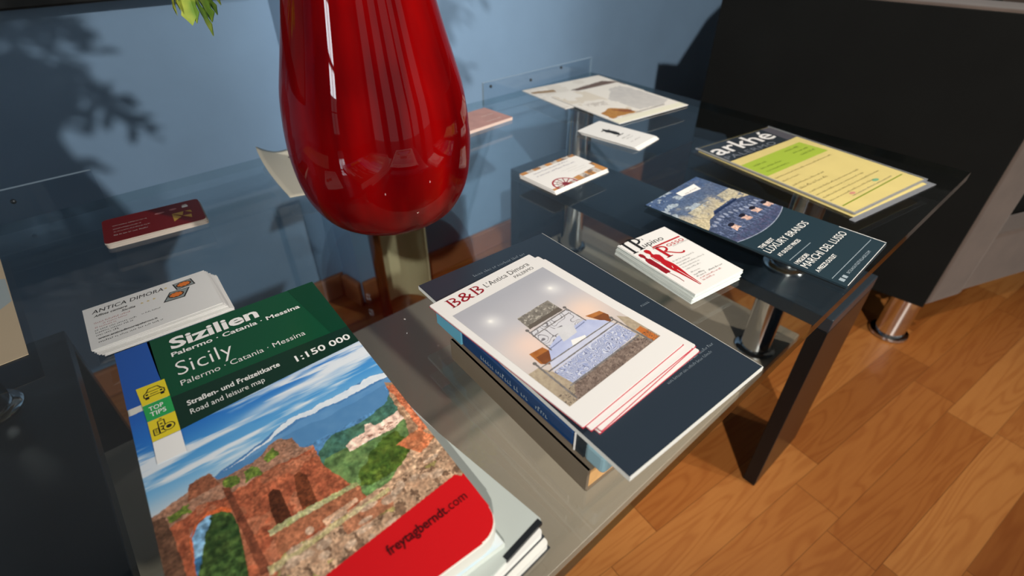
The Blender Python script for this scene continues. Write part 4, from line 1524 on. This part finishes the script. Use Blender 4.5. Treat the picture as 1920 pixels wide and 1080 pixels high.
# green hills, town
P.fill(P.mask([(66, 70), (72, 87.6), (80, 93), (92, 92), (104, 93), (113.8, 96.9), (122, 104), (126, 106), (126, 50), (66, 50)], 1.4, 15, 6), (52, 96, 96), (84, 122, 92), n2)
P.fill(P.mask([(66, 60), (72, 82), (84, 82), (96, 78), (126, 84), (126, 50), (66, 50)], 1.5, 16, 5), (76, 110, 66), (120, 144, 86), n3)
P.fill(P.mask([(84, 82.6), (88, 84.6), (95, 84.8), (97, 89.4), (100, 88.8), (101, 85.4), (112, 86.4), (118, 88), (117, 81), (108, 78), (97, 78.5), (84, 78)], 0.7, 17, 2), (222, 184, 166), (240, 214, 196), n4)
P.fill(P.mask([(90, 82), (112, 83), (112, 80), (98, 79)], 0.5, 18, 2) & (n4 > 0.55), (168, 124, 108))
P.fill(P.mask([(80, 58), (85, 66), (92, 71), (100, 76), (108, 76), (110, 62), (100, 54), (86, 54)], 2.2, 19, 5), (46, 74, 30), (110, 128, 52), n3)
# right hand ruins and rubble bank
P.fill(P.mask([(118, 110), (122, 108), (126, 100), (126, 20), (60, 30), (34, 42), (34, 30), (-2, 24), (-2, -2), (126, -2), (126, 60), (108, 60), (114, 72)], 1.6, 22, 5), (150, 110, 84), (196, 164, 132), n3)
P.fill(P.mask([(30, 46), (60, 49), (92, 51), (110, 62), (126, 58), (126, -2), (-2, -2), (-2, 30)], 1.5, 23, 5), (150, 114, 90), (204, 176, 146), n3)
P.fill((Y < 50) & (n3 > 0.60) & (X > 26), (98, 74, 58), a=0.8)
P.fill((Y < 48) & (n2 > 0.60) & (X > 30), (140, 140, 70), a=0.55)
P.fill(P.mask([(118, 107), (126, 104), (126, 68), (117.8, 67.5), (119, 86)], 1.0, 24, 3), (168, 86, 56), (214, 140, 104), n3)
P.fill(P.mask([(104, 68), (118, 70), (122, 60), (112, 56)], 1.0, 25, 3), (176, 92, 58), (206, 140, 100), n3)
# the red ruin with its arch
ruin = [(-2, 99), (8.8, 101.4), (15.4, 103.7), (16.8, 107.5), (25.8, 107.6), (27.8, 102), (38.1, 101), (43.7, 101.5), (49.3, 103.5), (53, 107), (58, 107.4), (64.2, 104.2), (65.3, 96.0), (70.6, 93), (71.2, 88), (70.5, 77.7), (76, 64), (80, 50), (40, 47), (30, 30), (30, -2), (-2, -2)]
rm = P.mask(ruin, 1.1, 31, 3)
P.fill(rm, (128, 64, 44), (192, 112, 78), n3)
P.fill(rm & (n2 > 0.56), (188, 130, 100), (150, 84, 58), n3, a=0.75)
P.fill(rm & (Y > 92 + (n2 - .5) * 10), (172, 142, 122), (128, 92, 72), n3, a=0.85)
P.fill(P.mask([(15.4, 102.7), (16.8, 107.2), (25.8, 107.2), (28.4, 98.7), (14.6, 97.9)], 0.6, 33, 2), (150, 96, 70), (120, 70, 50), n3)
for c_, s_ in (([(5.3, 95.2), (14.3, 96.3), (14.2, 91.8), (6.2, 91.8)], 41), ([(29.0, 100.4), (35.8, 99.7), (36.5, 93.0), (29.1, 94.2)], 42), ([(38.8, 97.4), (43.2, 100.1), (46.4, 92.3), (38.2, 91.9)], 43), ([(49, 101), (55, 104), (56, 98), (50, 97)], 44)):
    P.fill(P.mask(c_, 1.4, s_, 2.5), (66, 88, 40), (134, 152, 62), n4)
P.fill(P.mask([(28.5, 96), (31.5, 94), (34, 60), (35, 44), (31, 44), (30, 70)], 0.5, 45, 3), (104, 56, 40), (140, 82, 58), n3)
P.fill(P.mask([(-2, 98), (5, 96), (7, 70), (8, 40), (6, -2), (-2, -2)], 0.8, 46, 3), (78, 54, 42), (116, 84, 64), n3)
arch = [(11.1, 30), (10.4, 60), (10.9, 73), (12.0, 79.9), (15.1, 84.2), (19.5, 86.0), (24.2, 85.2), (27.6, 83.0), (29.1, 79), (29.6, 71.2), (28.6, 60.6), (27.0, 46), (26.2, 30), (24, -2), (13, -2)]
am = P.mask(arch)
P.fill(am, (112, 164, 206), (150, 188, 214), n1)
P.fill(am & (Y < 68), (64, 110, 150))
P.fill(am & P.mask([(9, -2), (9, 58), (13, 64), (16, 74), (20, 83), (26, 87), (31, 80), (31, -2)], 1.8, 47, 4), (28, 50, 26), (92, 116, 58), n3)
P.fill(P.mask([(10, 62), (10.9, 77), (14.6, 84.2), (20, 87.2), (26, 86), (29.6, 81.5), (28.4, 80.4), (25, 83.8), (19.6, 85.2), (15.4, 83.2), (12.4, 78.5), (11.4, 70)], 0.3, 48, 3), (214, 112, 66), (190, 90, 50), n3)
P.fill(P.mask([(44.5, 79.3), (47.3, 80.8), (49.5, 78.5), (49.6, 70.1), (49.4, 61.4), (42.9, 61.7), (43.0, 71.3)], 0.3, 49, 3), (66, 34, 22), (96, 54, 34), n3)
P.fill(P.mask([(57.4, 82.0), (60.1, 82.5), (62.2, 78.5), (61.4, 64.8), (61, 61.2), (54.6, 62.1), (54.8, 69.5)], 0.3, 50, 3), (92, 48, 30), (128, 70, 44), n3)
P.fill(P.mask([(39.5, 60.2), (80.0, 58.6), (79.1, 50.7), (39.7, 47.9)], 0.8, 51, 3), (146, 88, 62), (178, 116, 84), n3)
P.fill(P.mask([(39.2, 62), (56, 62), (80, 60.6), (80, 58.4), (60, 58.6), (39.4, 58.6)], 0.8, 52, 2), (206, 192, 172), (140, 150, 80), n3)
P.fill(P.mask([(59.7, 51.8), (76.1, 53.1), (76.5, 50.9), (60.1, 48.5)], 0.3, 53, 3), (216, 178, 150), (190, 150, 120), n4)
P.fill(P.mask([(65.5, 45.2), (90.1, 46.2), (88, 38.6), (65.9, 38.8)], 0.6, 54, 3), (150, 96, 70), (176, 122, 92), n3)
P.fill(P.mask([(34, 46), (60, 47), (90, 49), (90, 46.4), (60, 45), (34, 42)], 1.0, 55, 3), (212, 194, 166), (150, 140, 84), n3)
for j in range(26):
    rr_ = random.Random(j)
    cx, cyy = rr_.uniform(34, 120), rr_.uniform(18, 52)
    P.fill(P.ell(cx, cyy, rr_.uniform(1.5, 4.2), rr_.uniform(1, 2.4)), (206, 184, 162), (160, 132, 110), n4, a=0.85)
tx = P.noise(1.0, seed=77, octv=2)
tx2 = P.noise(4.5, seed=78, octv=3)
low_ = (Y < 107) & (rm & ~am | (Y < 62) | (X > 117) & (Y < 108))
tone = (0.74 + 0.62 * tx + 0.22 * (tx2 - 0.5) * 2)[..., None]
P.img = np.where(low_[..., None], P.img * tone, P.img)
grn = (X > 66) & (Y < 95) & (Y > 50) & ~rm
P.img = np.where(grn[..., None], P.img * (0.60 + 0.80 * P.noise(2.2, seed=79, octv=3))[..., None], P.img)
P.img = np.where(am[..., None], P.img * (0.55 + 0.9 * P.noise(1.8, seed=80, octv=3))[..., None], P.img)
# red banner at the foot, its left part runs out of view
redm = P.mask([(-2, -2), (-2, 20), (53, 28.5), (118.5, 35.5), (120.5, 33), (124, 34.6), (126, 30), (126, -2)])
P.fill(redm, (200, 22, 28))
dy_ = np.hypot(np.maximum(0, X - (MW - 12)), np.maximum(0, 12 - Y)) < 11.6
clipm = ~((X > MW - 12) & (Y < 12)) | dy_
clipm &= Y < 150 + 0.055 * X - 7.5 + 14.0 + 14
P.build('cover_photo', M_PHOTO, mo, 0, 0.3, MT + G_SM, clip=clipm)
tz = MT + 2 * G_SM
k = Ink()
k.poly([(17.2, 231), (18.0, 198), (19.4, 172), (122, 169.5), (122, 231)])
gb = k.build('green_title_band', mat('map_green', (10, 74, 48), 0.22), mo, tz)
k = Ink()
pts = [(19.4, 172), (19.9, 144.6), (40, 146.2), (64, 148), (90, 149.8), (122, 151.6), (122, 169.5)]
k.poly(pts[::-1])
k.build('dark_green_band', mat('map_dark_green', (14, 48, 36), 0.22), mo, tz)
k = Ink()
k.poly([(104, 231), (111, 169.8), (122, 169.5), (122, 231)])
k.build('green_fold', mat('map_deep_green', (6, 62, 40), 0.22), gb, tz + G_SM)
k = Ink()
k.rect(0, 176, 18.6, 231)
k.build('blue_strip', mat('map_blue', (36, 86, 170), 0.24), mo, tz)
tz2 = tz + 2 * G_SM
k = Ink()
k.text('Sizilien', 28.2, 214.0, 52, 10.8, 0.030)
k.text('Palermo · Catania · Messina', 27.2, 206.6, 77.5, 4.0, 0.018)
k.text('Sicily', 27.2, 187.0, 30.5, 13.2, -0.012)
k.text('Palermo · Catania · Messina', 27.0, 177.6, 71, 4.6, -0.006)
k.build('white_title', M_WHITEINK, gb, tz2)
k = Ink()
k.text('Straßen- und Freizeitkarte', 26.6, 159.6, 49.6, 3.9, 0.016)
k.text('Road and leisure map', 26.8, 152.2, 38.6, 4.0, -0.004)
k.text('1:150 000', 85.2, 156.8, 34, 5.4, 0.016)
k.build('white_subtitle', M_WHITEINK, mo, tz2)
M_YL = mat('label_yellow', (226, 206, 44), 0.35)
k = Ink()
k.poly([(6.0, 190), (20.2, 189.6), (20.4, 173.8), (7.0, 173.9)])
y1 = k.build('yellow_label', M_YL, mo, tz2)
k = Ink()
k.poly([(7.0, 173.7), (20.4, 173.6), (20.4, 160.2), (7.4, 160.4)])
g1 = k.build('green_label', mat('label_green', (44, 160, 84), 0.35), mo, tz2)
k = Ink()
k.poly([(7.4, 160.2), (20.4, 160.0), (20.2, 144.3), (7.4, 144.3)])
y2 = k.build('yellow_label', M_YL, mo, tz2)
k = Ink()
k.poly([(7.4, 144.1), (20.2, 144.1), (19.9, 128.2), (7.0, 128.4)])
k.build('white_label', M_WHITEINK, mo, tz2)
tz3 = tz2 + G_SM
k = Ink()
k.text('TOP', 9.4, 167.6, 7.0, 3.3, 0.01).text('TIPS', 9.4, 163.0, 7.6, 3.3, 0.01)
k.build('white_lettering', M_WHITEINK, g1, tz3)
k = Ink()
k.path([(8.8, 179.4), (8.8, 182.2), (10.2, 183.4), (11.6, 186.2), (16.0, 186.2), (17.6, 183.4), (18.8, 182.2), (18.8, 179.4), (8.8, 179.4)], 0.55)
k.path([(10.2, 183.4), (17.6, 183.4)], 0.5).path([(11.8, 181.2), (15.8, 181.2)], 0.5)
k.rect(9.2, 177.6, 11.0, 179.4).rect(16.6, 177.6, 18.4, 179.4).disc(10.3, 181.4, 0.7).disc(17.3, 181.4, 0.7)
k.build('car_symbol', M_INK, y1, tz3)
k = Ink()
k.path([(9.0, 148), (9.0, 152.6), (11.4, 152.6), (11.4, 148), (9.0, 148)], 0.5).path([(11.6, 148), (11.6, 157.4), (14.6, 157.4), (14.6, 153.2)], 0.5)
k.path([(11.6, 148), (14.2, 148)], 0.5).path([(12.6, 158.6), (13.8, 158.6)], 0.6)
k.ring(16.0, 150.8, 2.9, 0.5).disc(16.0, 150.8, 1.3)
for q in range(3):
    k.rect(12.4, 150 + q * 2.2, 13.6, 150.9 + q * 2.2)
    k.rect(9.7, 149.2 + q * 1.1, 10.7, 149.7 + q * 1.1)
k.build('sights_symbol', M_INK, y2, tz3)
k = Ink()
k.text('freytagberndt', 76.0, 19.6, 29.5, 4.6, 0.012, 0, 2.8).text('.com', 106.0, 21.2, 10.6, 4.6, -0.004, 0, 2.8)
k.build('black_lettering', mat('maroon_black_ink', (58, 10, 14), 0.4), mo, tz2)
# print along the folded head of the map
k = Ink()
k.marks(46, 3.0, 96, 2.4, 7)
sv = [(a * mm, MH * mm + 0.0002, b_ * mm) for a, b_ in k.v]
link_mesh('head_lettering', sv, k.f, M_WHITEINK, mo)
link_bm('green_head', box_bm(0.016, 0.1205, MH * mm - 0.0003, MH * mm + 0.0001, 0.0006, MT - 0.0004), mat('map_green', (10, 74, 48), 0.22), mo)
